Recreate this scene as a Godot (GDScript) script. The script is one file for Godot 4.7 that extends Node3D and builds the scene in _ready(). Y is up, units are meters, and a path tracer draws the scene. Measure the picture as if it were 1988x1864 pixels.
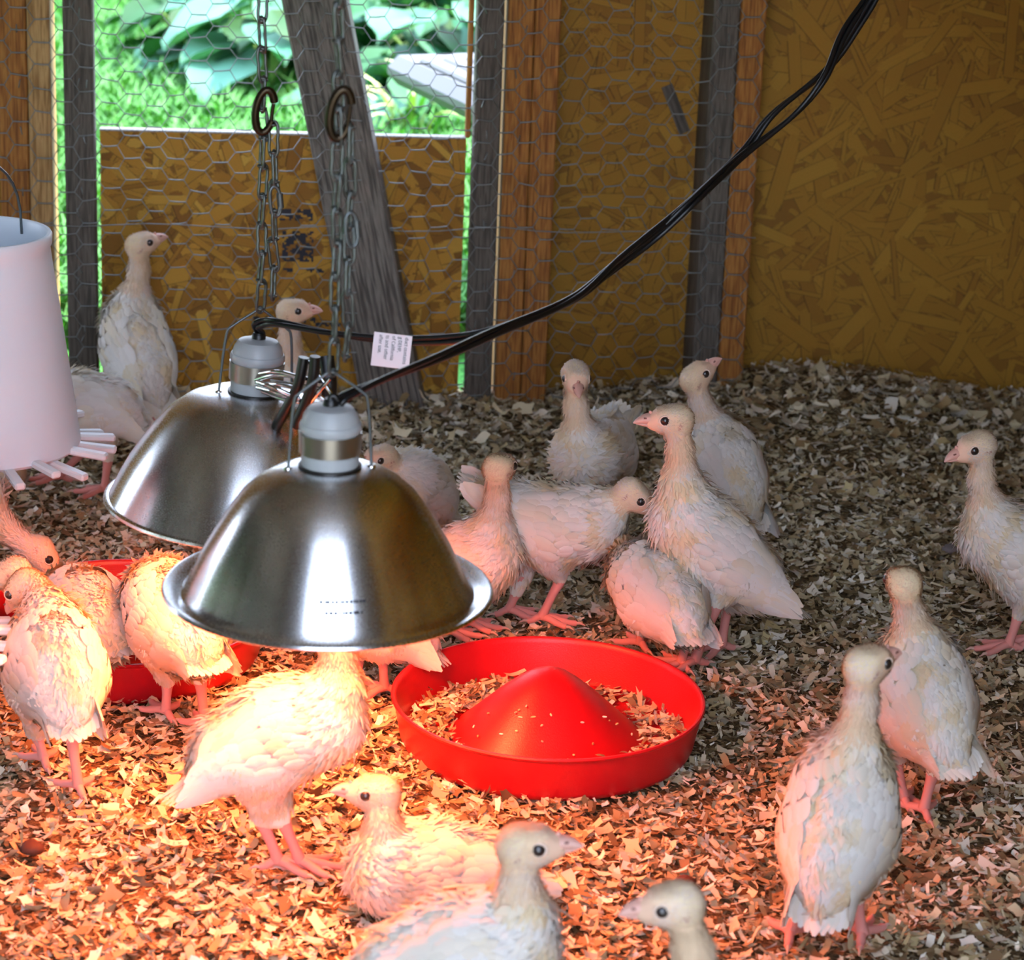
extends Node3D
# A brooder coop: white turkey poults on wood shavings under two hanging heat lamps.
# World: x runs along the back wall, y up, the back wall's studs face the room at z = ZF. Metres.

const ZF := -3.587
const ZS := -3.676
var noise := FastNoiseLite.new()

func _ready() -> void:
	noise.seed = 5
	noise.frequency = 1.0
	noise.fractal_octaves = 2
	# --- camera, sky, sun, exposure
	var cam := Camera3D.new()
	cam.name = "camera"
	cam.position = Vector3(0, 1.092, 0)
	cam.rotation_order = EULER_ORDER_YXZ
	cam.rotation_degrees = Vector3(-18.3, -5.8, 2.2)
	cam.fov = 21.12
	cam.near = 0.05
	cam.far = 100.0
	var lens := CameraAttributesPhysical.new()
	lens.frustum_focal_length = 64.37
	lens.frustum_focus_distance = 2.75
	lens.exposure_aperture = 7.0
	lens.frustum_near = 0.05
	lens.frustum_far = 100.0
	cam.attributes = lens
	add_child(cam)
	cam.current = true
	var sky_mat := ProceduralSkyMaterial.new()
	sky_mat.sky_top_color = Color(0.80, 0.87, 1.0)
	sky_mat.sky_horizon_color = Color(0.93, 0.96, 1.0)
	sky_mat.ground_horizon_color = Color(0.62, 0.68, 0.60)
	sky_mat.ground_bottom_color = Color(0.42, 0.50, 0.36)
	sky_mat.sky_energy_multiplier = 1.0
	var sky := Sky.new()
	sky.sky_material = sky_mat
	var env := Environment.new()
	env.background_mode = Environment.BG_SKY
	env.sky = sky
	env.tonemap_mode = Environment.TONE_MAPPER_LINEAR
	env.tonemap_exposure = 7.3
	env.sdfgi_enabled = true
	env.ssao_enabled = true
	env.ssil_enabled = true
	var we := WorldEnvironment.new()
	we.name = "world"
	we.environment = env
	add_child(we)
	var sun := DirectionalLight3D.new()
	sun.name = "sun"
	sun.light_color = Color(1.0, 0.96, 0.86)
	sun.light_energy = 0.6
	sun.light_angular_distance = 0.6
	sun.shadow_enabled = true
	sun.look_at_from_position(Vector3(0.9, 1.6, -0.12), Vector3.ZERO)
	add_child(sun)

	materials()
	coop()
	yard()
	litter()
	pans()
	lamps()
	feeders()
	flock()

# ---------- materials ----------
func ramp(colors: Array, offsets: Array) -> Gradient:
	var g := Gradient.new()
	var cs := PackedColorArray()
	for c in colors: cs.append(Color(c))
	g.colors = cs
	g.offsets = PackedFloat32Array(offsets)
	return g

func grain_tex(colors: Array, offsets: Array, freq: float, sd: int, size := 512) -> NoiseTexture2D:
	var fn := FastNoiseLite.new()
	fn.seed = sd
	fn.frequency = freq
	fn.noise_type = FastNoiseLite.TYPE_SIMPLEX_SMOOTH
	fn.fractal_octaves = 4
	fn.domain_warp_enabled = true
	fn.domain_warp_amplitude = 12.0
	var t := NoiseTexture2D.new()
	t.width = size
	t.height = size
	t.seamless = true
	t.noise = fn
	t.color_ramp = ramp(colors, offsets)
	return t

func mat(rough: float, albedo := Color.WHITE, metal := 0.0) -> StandardMaterial3D:
	var m := StandardMaterial3D.new()
	m.roughness = rough
	m.albedo_color = albedo
	m.metallic = metal
	return m

func wood(colors: Array, offsets: Array, sd: int, along := 1.6, across := 26.0) -> StandardMaterial3D:
	var m := mat(0.8)
	m.albedo_texture = grain_tex(colors, offsets, 0.012, sd)
	m.uv1_triplanar = true
	m.uv1_scale = Vector3(across, along, across)
	m.heightmap_enabled = true
	m.heightmap_texture = m.albedo_texture
	m.heightmap_scale = 0.05
	return m

# pressed strand board: overlapping wood strands drawn one over another
func strand_board(sd: int, tones: Array, glue: Color) -> ImageTexture:
	var n := 1024
	var rng := RandomNumberGenerator.new()
	rng.seed = sd
	var px := PackedByteArray()
	px.resize(n * n * 3)
	for k in n * n:
		px[k * 3] = glue.r8; px[k * 3 + 1] = glue.g8; px[k * 3 + 2] = glue.b8
	for k in 1500:
		var ln := rng.randf_range(40, 170) / 2.0
		var wd := rng.randf_range(8, 34) / 2.0
		var ang := rng.randfn(0.0, 0.75) + (PI / 2 if rng.randf() < 0.4 else 0.0)
		var cx := rng.randi() % n
		var cy := rng.randi() % n
		var c := Color(tones[rng.randi() % tones.size()])
		c = c.lerp(Color(tones[0]), rng.randf() * 0.6)
		var ca := cos(ang)
		var sa := sin(ang)
		var ragged := rng.randf_range(0.1, 0.5)
		var rows := int(wd * 2)
		for v in rows:
			var y := v - wd
			var cut := ln * (1.0 - ragged * absf(sin(v * 1.7 + k)) * absf(y) / wd)
			var g := 0.90 + 0.16 * absf(sin(v * 0.9 + k * 2.3))
			if v == 0 or v == rows - 1:
				g *= 0.72
			var r8 := clampi(int(c.r8 * g), 0, 255)
			var g8 := clampi(int(c.g8 * g), 0, 255)
			var b8 := clampi(int(c.b8 * g), 0, 255)
			var x := -cut
			while x < cut:
				var ix := (int(cx + x * ca - y * sa) % n + n) % n
				var iy := (int(cy + x * sa + y * ca) % n + n) % n
				var at := (iy * n + ix) * 3
				px[at] = r8; px[at + 1] = g8; px[at + 2] = b8
				px[(at + 3) % px.size()] = r8; px[(at + 4) % px.size()] = g8; px[(at + 5) % px.size()] = b8
				x += 1.0
	return ImageTexture.create_from_image(Image.create_from_data(n, n, false, Image.FORMAT_RGB8, px))

func board(tex: Texture2D, tint: Color) -> StandardMaterial3D:
	var m := mat(0.72, tint)
	m.albedo_texture = tex
	m.uv1_triplanar = true
	m.uv1_scale = Vector3(1.25, 1.25, 1.25)
	m.heightmap_enabled = true
	m.heightmap_texture = tex
	m.heightmap_scale = 0.12
	return m

func materials() -> void:
	M.pine = wood(["#7a4a1a", "#9a6328", "#b07a38", "#8a5520"], [0.2, 0.45, 0.7, 0.85], 3)
	M.pine_light = wood(["#8f6a3c", "#b08a56", "#c4a06a", "#a07a48"], [0.2, 0.45, 0.7, 0.85], 9)
	M.grey_wood = wood(["#4a4640", "#6d675f", "#857f76", "#5c564e"], [0.2, 0.45, 0.7, 0.85], 17)
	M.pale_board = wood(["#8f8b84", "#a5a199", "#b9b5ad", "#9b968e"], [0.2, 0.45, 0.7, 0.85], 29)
	M.dark_wood = wood(["#453f38", "#5c554c", "#6c645a", "#4c453d"], [0.2, 0.45, 0.7, 0.85], 23)
	var osb := strand_board(4, ["#b58a3e", "#c79c50", "#a67832", "#d0aa62", "#8f6426", "#c29448", "#8a6128"], Color("#8a6228"))
	M.osb = board(osb, Color(1, 0.96, 0.68))
	var osb2 := strand_board(14, ["#b58a3e", "#b98f46", "#ae833a", "#bf964e", "#a67a34", "#b48a42"], Color("#9a7030"))
	M.osb_plain = board(osb2, Color(0.90, 0.86, 0.53))
	M.skin = mat(0.75)
	M.skin.vertex_color_use_as_albedo = true
	M.beak = mat(0.42)
	M.beak.vertex_color_use_as_albedo = true
	M.feather = mat(0.9)
	M.feather.vertex_color_use_as_albedo = true
	M.feather.backlight_enabled = true
	M.feather.backlight = Color(0.5, 0.5, 0.5)
	M.eye = mat(0.08, Color("#1a0d0c"))
	M.eye.clearcoat_enabled = true
	M.galv = mat(0.45, Color("#8d9291"), 0.85)
	M.chain = mat(0.45, Color("#6b7275"), 0.85)
	M.link = mat(0.40, Color("#686d6b"), 0.85)
	M.bronze = mat(0.35, Color("#40362a"), 0.9)
	M.chrome = mat(0.12, Color("#dfe2e4"), 1.0)
	var scuff := grain_tex(["#3a3a3a", "#424242", "#505050"], [0.25, 0.55, 0.85], 0.12, 31)
	M.dome = mat(1.0, Color("#e4e5e8"), 1.0)
	M.dome.roughness_texture = scuff
	M.dome.anisotropy_enabled = true
	M.dome.anisotropy = -0.7
	M.dome.uv1_scale = Vector3(6, 10, 1)
	M.porcelain = mat(0.4, Color("#a4a9ac"))
	M.band = mat(0.3, Color("#b4b2aa"), 1.0)
	M.rubber = mat(0.38, Color("#0c0d10"))
	M.vinyl = mat(0.4, Color("#15110f"))
	M.tag = mat(0.6, Color("#efeaf2"))
	M.ink = mat(0.7, Color("#2a2a33"))
	M.red = mat(0.38, Color("#bf0f1b"))
	M.red.heightmap_enabled = true
	M.red.heightmap_texture = grain_tex(["#000000", "#ffffff"], [0.3, 0.7], 0.12, 41)
	M.red.heightmap_scale = 0.01
	M.red.uv1_triplanar = true
	M.red.uv1_scale = Vector3(9, 9, 9)
	M.white_plastic = mat(0.42, Color("#e6f1fa"))
	M.tab = mat(0.45, Color("#f3f5f6"))
	M.bed = mat(0.95)
	M.bed.albedo_texture = grain_tex(["#3c2e1a", "#665030", "#8a7048", "#4e3c22"], [0.25, 0.45, 0.65, 0.8], 0.06, 51)
	M.bed.uv1_triplanar = true
	M.bed.uv1_world_triplanar = true
	M.bed.uv1_scale = Vector3(5, 5, 5)
	M.flake = mat(0.75)
	M.flake.vertex_color_use_as_albedo = true
	M.grass = mat(0.7)
	M.grass.vertex_color_use_as_albedo = true
	M.grass.backlight_enabled = true
	M.grass.backlight = Color(0.6, 0.7, 0.3)
	M.lawn = mat(0.95)
	M.lawn.albedo_texture = grain_tex(["#2a6f27", "#43983d", "#59ab4f", "#358032"], [0.25, 0.45, 0.65, 0.8], 0.05, 61)
	M.lawn.uv1_triplanar = true
	M.lawn.uv1_scale = Vector3(1.2, 1.2, 1.2)
	M.bounce_gravel = mat(0.95)
	M.bounce_gravel.albedo_texture = grain_tex(["#a39a8c", "#b8b0a2", "#cdc6b9", "#aea596"], [0.25, 0.45, 0.65, 0.8], 0.2, 71)
	M.bounce_gravel.uv1_triplanar = true
	M.bounce_gravel.uv1_scale = Vector3(1.5, 1.5, 1.5)
	M.leaf = mat(0.6)
	M.leaf.vertex_color_use_as_albedo = true
	M.leaf.backlight_enabled = true
	M.leaf.backlight = Color(0.5, 0.6, 0.3)
	M.bench = mat(0.45, Color("#53565b"))
	M.bulb = mat(0.25, Color("#c02010"))
	M.bulb.emission_enabled = true
	M.bulb.emission = Color("#ff5a28")
	M.bulb.emission_energy_multiplier = 1.0

# ---------- the coop ----------
func plank(called: String, parent: Node3D, lo: Vector3, hi: Vector3, m: Material, bev := 0.002, lean := 0.0) -> MeshInstance3D:
	var o := obj(called, box_mesh(hi - lo, m, bev), parent, (lo + hi) / 2.0)
	o.rotation.z = lean
	return o

func coop() -> void:
	var top := 2.1
	var back := struct(base("wall_back", Vector3.ZERO))
	# studs on edge, front faces on ZF
	for a in [[-0.368, -0.3285, "p"], [-0.3275, -0.2965, "l"], [0.3345, 0.3715, "p"], [0.3725, 0.4085, "p"], [0.623, 0.6605, "g"], [0.6615, 0.6985, "p"], [1.28, 1.318, "p"], [-0.98, -0.942, "p"]]:
		plank("stud", back, Vector3(a[0], -0.02, ZS), Vector3(a[1], top, ZF), M.pine if a[2] == "p" else (M.pine_light if a[2] == "l" else M.dark_wood))
	plank("sheathing_board", back, Vector3(0.4085, -0.02, ZS - 0.012), Vector3(0.68, top, ZS), M.osb_plain, 0.001)
	plank("sheathing_board", back, Vector3(0.681, -0.02, ZS - 0.012), Vector3(1.5, top, ZS), M.osb_plain, 0.001)
	plank("sheathing_board", back, Vector3(-1.5, -0.02, ZS - 0.012), Vector3(-0.3285, top, ZS), M.osb_plain, 0.001)
	plank("header", back, Vector3(-0.2895, 0.99, ZS), Vector3(0.3345, 1.08, ZF), M.pine)
	plank("sheathing_board", back, Vector3(-0.2895, 0.99, ZS - 0.012), Vector3(0.3345, top, ZS), M.osb, 0.001)
	# one dark strand in the right-hand board
	var ds := obj("dark_strand", box_mesh(Vector3(0.017, 0.075, 0.0012), M.dark_wood, 0.0004), back, Vector3(0.5911, 0.4384, -3.6755))
	ds.rotation.z = 0.42
	# the door in the back wall
	var door := struct(base("door_1", Vector3(0.0, 0.0, ZF)))
	plank("stile", door, Vector3(-0.279, 0.008, -0.039), Vector3(-0.2375, 0.975, -0.001), M.dark_wood)
	plank("stile", door, Vector3(0.2915, 0.008, -0.039), Vector3(0.3290, 0.975, -0.001), M.dark_wood)
	plank("rail", door, Vector3(-0.2375, 0.90, -0.039), Vector3(0.2915, 0.938, -0.001), M.grey_wood)
	plank("stop_strip", door, Vector3(0.2830, 0.398, -0.060), Vector3(0.2905, 0.975, -0.046), M.pine)
	var pan := plank("panel", door, Vector3(-0.2335, 0.004, -0.062), Vector3(0.2840, 0.3985, -0.044), M.osb, 0.001, -0.004)
	plank("painted_sun_edge", door, Vector3(-0.2335, 0.3980, -0.063), Vector3(0.2840, 0.4005, -0.0435), M.pale_board, 0.0006, -0.004)  # pale colour stands in for sunlight along the panel's top edge
	# black printing on the panel
	stamp(pan, Vector3(0.0459, 0.2847, -3.6309), 0.050, 0.017, 7)
	stamp(pan, Vector3(0.0479, 0.2395, -3.6309), 0.045, 0.047, 8)
	stamp(pan, Vector3(0.0571, 0.2039, -3.6309), 0.060, 0.007, 9)
	stamp(pan, Vector3(0.0304, 0.1299, -3.6309), 0.090, 0.010, 10)
	stamp(pan, Vector3(0.1051, 0.1231, -3.6309), 0.060, 0.006, 11)
	# diagonal brace
	var b0 := Vector3(0.0667, 0.5925, -3.6060)
	var b1 := Vector3(0.1912, 0.0048, -3.6060)
	var up := (b0 - b1).normalized()
	b0 += up * 0.33
	var br := obj("brace", box_mesh(Vector3(0.089, b0.distance_to(b1), 0.036), M.grey_wood), door, (b0 + b1) / 2.0 - door.position)
	br.rotation = Vector3(0, -0.16, atan2(-up.x, up.y))
	# side walls, front wall with its wide opening, roof
	var lw := struct(base("wall_left", Vector3.ZERO))
	plank("sheathing_board", lw, Vector3(-1.512, -0.02, ZS), Vector3(-1.5, 0.25, -0.3), M.pale_board, 0.001)
	plank("sheathing_board", lw, Vector3(-1.512, 0.80, ZS), Vector3(-1.5, top, -0.3), M.pale_board, 0.001)
	plank("sheathing_board", lw, Vector3(-1.512, 0.25, ZS), Vector3(-1.5, 0.80, -3.5), M.pale_board, 0.001)
	plank("sheathing_board", lw, Vector3(-1.512, 0.35, -2.9), Vector3(-1.5, 1.25, -0.3), M.pale_board, 0.001)
	for z in [-3.52, -2.9, -2.3, -1.7, -1.1, -0.5]:
		plank("stud", lw, Vector3(-1.5, 0, z), Vector3(-1.411, top, z + 0.038), M.pale_board)
	var rw := struct(base("wall_right", Vector3.ZERO))
	plank("sheathing_board", rw, Vector3(1.5, -0.02, ZS), Vector3(1.512, top, -0.3), M.osb_plain, 0.001)
	for z in [-2.9, -2.3, -1.7, -1.1, -0.5]:
		plank("stud", rw, Vector3(1.411, 0, z), Vector3(1.5, top, z + 0.038), M.osb_plain)
	# unseen loft along the right wall, added to shade the board behind it
	plank("shade_loft_floor", rw, Vector3(0.70, 0.86, ZS), Vector3(1.411, 0.88, -1.5), M.osb_plain, 0.001)
	plank("shade_loft_side", rw, Vector3(0.70, 0.88, ZS), Vector3(0.715, top - 0.09, -1.5), M.osb_plain, 0.001)
	plank("shade_loft_front", rw, Vector3(0.715, 0.88, -1.515), Vector3(1.411, top - 0.09, -1.5), M.osb_plain, 0.001)
	var fw := struct(base("wall_front", Vector3.ZERO))
	plank("sheathing_board", fw, Vector3(0.62, -0.02, -0.3), Vector3(1.512, top, -0.288), M.pale_board, 0.001)
	plank("sheathing_board", fw, Vector3(-1.512, -0.02, -0.3), Vector3(-0.55, top, -0.288), M.pale_board, 0.001)
	plank("header", fw, Vector3(-0.55, 2.06, -0.34), Vector3(0.62, top, -0.288), M.pine)
	var cl := struct(base("ceiling", Vector3.ZERO))
	plank("roof_board", cl, Vector3(-1.6, top, ZS - 0.1), Vector3(1.6, top + 0.015, -0.2), M.pale_board, 0.001)
	for z in [-3.2, -2.6, -2.02, -1.4, -0.8]:
		plank("joist", cl, Vector3(-1.5, top - 0.089, z - 0.019), Vector3(1.5, top, z + 0.019), M.pale_board)
	var fl := struct(base("floor", Vector3.ZERO))
	plank("floor_board", fl, Vector3(-1.512, -0.045, ZS - 0.012), Vector3(1.512, -0.012, -0.288), M.pine, 0.001)
	chicken_wire()

func stamp(parent: Node3D, at: Vector3, w: float, h: float, sd: int) -> void:
	# worn ink: a grid of small marks with gaps
	var rng := RandomNumberGenerator.new()
	rng.seed = sd
	var b := Mb.new()
	var nx := int(w / 0.0028)
	var ny := maxi(int(h / 0.0028), 2)
	for x in nx:
		for y in ny:
			if noise.get_noise_2d(x * 0.22 + sd * 9.0, y * 0.22) + rng.randf_range(-0.2, 0.2) > 0.12:
				continue
			var p := at - parent.position + Vector3(-w / 2 + x * 0.0028, -h / 2 + y * 0.0028, 0.0) - Vector3(0, 0, ZF)
			p.z = 0.0092
			b.box(Transform3D(Basis(), p), Vector3(0.0029, 0.0029, 0.0004), 0.0001)
	obj("ink_stamp", b.mesh(M.ink), parent)

func chicken_wire() -> void:
	var a := 0.0205
	var h := 0.0310
	var b := Mb.new()
	b.col = Color.WHITE
	var cols := 36
	var rows := 32
	for c in cols:
		for r in rows:
			var cx := -0.40 + c * 1.5 * a
			var cy := 0.0 + (r + 0.5 * (c & 1)) * h
			var pts := [wirep(cx - a / 2, cy + h / 2), wirep(cx + a / 2, cy + h / 2), wirep(cx + a, cy), wirep(cx + a / 2, cy - h / 2)]
			# the twisted side, then the two single wires
			b.tube(PackedVector3Array([pts[0], pts[0].lerp(pts[1], 0.5) + Vector3(0, -0.0004, 0.0003), pts[1]]), 0.00100, 5, false)
			b.tube(PackedVector3Array([pts[1], pts[2]]), 0.00058, 4, false)
			b.tube(PackedVector3Array([pts[2], pts[3]]), 0.00058, 4, false)
	var o := obj("chicken_wire", b.mesh(M.galv))
	tag(o, "galvanised hexagonal chicken wire stretched over the back wall and its door", "wire mesh")
	var sv := Mb.new()
	var line := PackedVector3Array()
	for k in 25:
		line.append(wirep(-0.40 + k * 0.046, 0.2755 + 0.002 * sin(k * 1.3)) + Vector3(0, 0, 0.0015))
	sv.tube(line, 0.0008, 5)
	obj("selvage_wire", sv.mesh(M.galv), o)
	var rng := RandomNumberGenerator.new()
	rng.seed = 77
	var st := Mb.new()
	st.tube(PackedVector3Array([Vector3(0, -0.005, -0.006), Vector3(0, -0.005, 0), Vector3(0, 0.005, 0), Vector3(0, 0.005, -0.006)]), 0.0007, 4)
	var sm := st.mesh(M.galv)
	for x in [-0.345, -0.262, -0.255, 0.308, 0.314, 0.355, 0.642]:
		for k in 7:
			var s := obj("staple", sm, o, Vector3(x + rng.randf_range(-0.008, 0.008), 0.05 + k * 0.085 + rng.randf_range(-0.03, 0.03), ZF + 0.0055))
			s.rotation.z = rng.randf_range(-0.5, 0.5)

func wirep(x: float, y: float) -> Vector3:
	return Vector3(x + 0.0022 * noise.get_noise_2d(x * 28, y * 28) + 0.004 * noise.get_noise_2d(x * 5, y * 5), y + 0.0026 * noise.get_noise_2d(x * 28 + 50, y * 28) + 0.007 * noise.get_noise_2d(x * 4 + 9, y * 4), ZF + 0.0042 + 0.0022 * noise.get_noise_2d(x * 9, y * 9 + 30))

# ---------- outside, behind the door ----------
func yard() -> void:
	var g := Mb.new()
	g.box(Transform3D(Basis(), Vector3(0, -0.07, -3)), Vector3(60, 0.1, 60), 0.001)
	struct(obj("ground", g.mesh(M.lawn)))
	var yd := Mb.new()
	yd.box(Transform3D(Basis(), Vector3(0, -0.018, 4.72)), Vector3(16, 0.02, 10), 0.002)
	struct(obj("bounce_path", yd.mesh(M.bounce_gravel)))  # unseen beige ground, added to warm the daylight bounced into the coop
	var rng := RandomNumberGenerator.new()
	rng.seed = 21
	var tufts := base("lawn_grass", Vector3.ZERO)
	tag(tufts, "bright green lawn grass seen through the chicken wire", "grass", "", "stuff")
	for variant in 3:
		var b := Mb.new()
		for k in 7:
			var a := rng.randf() * TAU
			var ln := rng.randf_range(0.05, 0.12)
			var lean := Vector3(cos(a), 0, sin(a)) * ln * rng.randf_range(0.3, 0.9)
			var p := Vector3(rng.randf_range(-0.025, 0.025), 0, rng.randf_range(-0.025, 0.025))
			var sd := Vector3(-sin(a), 0, cos(a)) * 0.0028
			b.col = Color.WHITE * rng.randf_range(0.7, 1.0)
			var nn := (Vector3.UP + Vector3(cos(a), 0, sin(a)) * 0.5).normalized()
			var m := p + lean * 0.35 + Vector3(0, ln * 0.6, 0)
			var t := p + lean + Vector3(0, ln * 0.85, 0)
			var v := [b.vert(p - sd, nn), b.vert(p + sd, nn), b.vert(m - sd, nn), b.vert(m + sd, nn), b.vert(t, nn)]
			b.tri(v[0], v[1], v[2]); b.tri(v[1], v[3], v[2]); b.tri(v[2], v[3], v[4])
		var mm := MultiMesh.new()
		mm.transform_format = MultiMesh.TRANSFORM_3D
		mm.use_colors = true
		mm.mesh = b.mesh(M.grass)
		mm.instance_count = 5000
		for k in mm.instance_count:
			var z := -4.0 - pow(rng.randf(), 1.3) * 7.0
			var p := Vector3(rng.randf_range(-1.0, 1.0) * (-z * 0.28) + 0.25, -0.02, z)
			mm.set_instance_transform(k, Transform3D(Basis(Vector3.UP, rng.randf() * TAU).scaled(Vector3.ONE * rng.randf_range(0.6, 1.2)), p))
			mm.set_instance_color(k, lin(["58a24c", "62b056", "6cb860", "78c06a", "52984a"][rng.randi() % 5]) * rng.randf_range(0.8, 1.1))
		var mi := MultiMeshInstance3D.new()
		mi.name = "grass_tufts"
		mi.multimesh = mm
		mi.set_meta("kind", "stuff")
		tufts.add_child(mi, true)
	# broad leaved weeds
	var clumps := [
		[Vector3(-0.1519, -0.0200, -6.5489), 22, 0.20, "broad-leaved green plant farthest left beyond the wire, above the open lawn"],
		[Vector3(0.0031, -0.0200, -6.2316), 26, 0.24, "broad-leaved green plant left of the leaning brace, behind the left chain"],
		[Vector3(0.1275, -0.0200, -6.9226), 22, 0.30, "broad-leaved green plant half hidden by the top of the leaning brace"],
		[Vector3(0.2782, -0.0200, -6.6057), 26, 0.28, "broad-leaved green plant behind the grey bench, between brace and bench"],
		[Vector3(0.4182, -0.0200, -6.2899), 26, 0.26, "broad-leaved green plant growing under and behind the grey bench"],
		[Vector3(0.3349, -0.0200, -5.8963), 16, 0.14, "low broad-leaved green plant in front of the bench's shaded side"]]
	for c in clumps:
		var pl := base("broad_leaf_plant", c[0])
		tag(pl, c[3], "plant", "plants beyond the chicken wire")
		for k in c[1]:
			var a := rng.randf() * TAU
			var rad := rng.randf_range(0.02, 0.20)
			var ht: float = c[2] * rng.randf_range(0.35, 1.0)
			var top := Vector3(cos(a) * rad, ht, sin(a) * rad)
			var st := Mb.new()
			st.col = lin("9cc070")
			st.tube(spline(PackedVector3Array([Vector3(cos(a) * 0.01, 0, sin(a) * 0.01), top * 0.5 + Vector3(0, ht * 0.15, 0), top]), 3), 0.0035, 5)
			var stem := obj("stem", st.mesh(M.leaf), pl)
			var lf := Mb.new()
			leaf(lf, top, Vector3(cos(a), rng.randf_range(-0.35, 0.1), sin(a)).normalized(), rng.randf_range(0.07, 0.12), lin(["3f7f62", "528c73", "2c683c", "23542a", "5c947f", "30703e", "1f4c30"][rng.randi() % 5]))
			obj("leaf", lf.mesh(M.leaf), stem)
	for c in [[Vector3(0.3238, -0.0200, -5.6964), "tuft of long pale strap leaves below the bench's corner"], [Vector3(0.2184, -0.0200, -6.3102), "tuft of long pale strap leaves beside the brace's right edge"]]:
		var pl := base("strap_leaf_plant", c[0])
		tag(pl, c[1], "plant", "plants beyond the chicken wire")
		for k in 26:
			var a := rng.randf() * TAU
			var ln := rng.randf_range(0.18, 0.34)
			var dir := Vector3(cos(a), 0, sin(a))
			var sp := PackedVector3Array()
			var nr := PackedVector3Array()
			var p0 := dir * rng.randf_range(0.0, 0.10)
			for m in 7:
				var t := m / 6.0
				sp.append(p0 + dir * ln * 0.6 * t * t + Vector3(0, ln * (t * 1.25 - t * t * 0.75), 0))
				nr.append((Vector3.UP * (0.3 + t) - dir * (1.0 - t) * 0.5).normalized())
			var lf := Mb.new()
			lf.col = lin(["b6cf7c", "8fbf66", "d4dc9c", "6fae58"][rng.randi() % 4])
			lf.feather(sp, nr, 0.006, 0.3)
			obj("leaf", lf.mesh(M.leaf), pl)
	# bench with a slatted seat
	var bp := Vector3(0.2058, 0.3787, -4.5525)
	var bench := base("bench", Vector3(bp.x, -0.02, bp.z))
	tag(bench, "grey resin bench end with grooved seat standing on the lawn behind the wire", "bench")
	var hb: float = bp.y + 0.02
	var dir := Vector3(0.30, 0, 0.95).normalized()
	var acr := Vector3(dir.z, 0, -dir.x)
	var tb := Basis(dir, Vector3.UP, -acr)
	for k in 5:
		var sl := Mb.new()
		sl.box(Transform3D(tb, dir * 0.50 + acr * (0.045 + k * 0.042) + Vector3(0, hb - 0.006, 0)), Vector3(0.80, 0.012, 0.034), 0.005)
		obj("seat_slat", sl.mesh(M.bench), bench)
	var ap := Mb.new()
	ap.box(Transform3D(tb, dir * 0.46 + acr * 0.13 + Vector3(0, hb - 0.034, 0)), Vector3(0.92, 0.052, 0.26), 0.020)
	obj("seat_frame", ap.mesh(M.bench), bench)
	for k in 4:
		var lg := Mb.new()
		lg.box(Transform3D(tb, dir * (0.50 if k < 2 else 0.85) + acr * (0.03 if k % 2 else 0.23) + Vector3(0, (hb - 0.06) / 2, 0)), Vector3(0.035, hb - 0.06, 0.03), 0.006)
		obj("leg", lg.mesh(M.bench), bench)

func leaf(b: Mb, at: Vector3, d: Vector3, w: float, c: Color) -> void:
	var sd := d.cross(Vector3.UP).normalized()
	var up := sd.cross(d).normalized()
	var prof := [0.0, 0.62, 0.95, 1.0, 0.85, 0.6, 0.3, 0.0]
	var rows := []
	for k in prof.size():
		var t: float = float(k) / (prof.size() - 1)
		var row := []
		for q in 5:
			var x: float = (q - 2) / 2.0
			var p: Vector3 = at + d * w * (t * 1.9 - 0.35 - (0.2 * absf(x) if k == 1 else 0.0)) + sd * w * 0.8 * prof[k] * x + up * w * (0.20 * x * x - 0.5 * t * t + 0.05 * sin(t * 9.0 + x * 5.0))
			b.col = c * (1.12 if q == 2 else 1.0)
			row.append(b.vert(p, (up - sd * x * 0.35 + d * t * 0.4).normalized()))
		rows.append(row)
	for k in prof.size() - 1:
		for q in 4:
			b.tri(rows[k][q], rows[k][q + 1], rows[k + 1][q + 1])
			b.tri(rows[k][q], rows[k + 1][q + 1], rows[k + 1][q])

# ---------- shavings ----------
func bank(x: float, z: float) -> float:
	var e := smoothstep(-3.30, -3.66, z)
	return 0.046 * e * exp(-pow((x - 0.80) / 0.24, 2.0)) + 0.016 * smoothstep(-3.35, -3.6, z) + 0.006 * noise.get_noise_2d(x * 2.2, z * 2.2)

func flake_mesh(rng: RandomNumberGenerator) -> ArrayMesh:
	# a thin curled chip with ragged ends
	var b := Mb.new()
	b.col = Color.WHITE
	var curl := rng.randf_range(-1.3, 1.6)
	var twist := rng.randf_range(-0.35, 0.35)
	var wide := rng.randf_range(0.18, 0.48) if rng.randf() < 0.7 else rng.randf_range(0.5, 0.85)
	var rows := []
	for k in 4:
		var t := k / 3.0 - 0.5
		var row := []
		for q in 3:
			var x := (q - 1) * 0.5 * wide * (1.0 + rng.randf_range(-0.35, 0.2))
			var tt := t + (rng.randf_range(-0.14, 0.14) if k == 0 or k == 3 else 0.0)
			var p := Vector3(x, curl * tt * tt * 0.5 + twist * x * tt, tt)
			row.append(b.vert(p, Vector3(-twist * tt, 1.0, -curl * tt).normalized()))
		rows.append(row)
	for k in 3:
		for q in 2:
			b.tri(rows[k][q], rows[k][q + 1], rows[k + 1][q + 1])
			b.tri(rows[k][q], rows[k + 1][q + 1], rows[k + 1][q])
	return b.mesh(M.flake)

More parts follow.
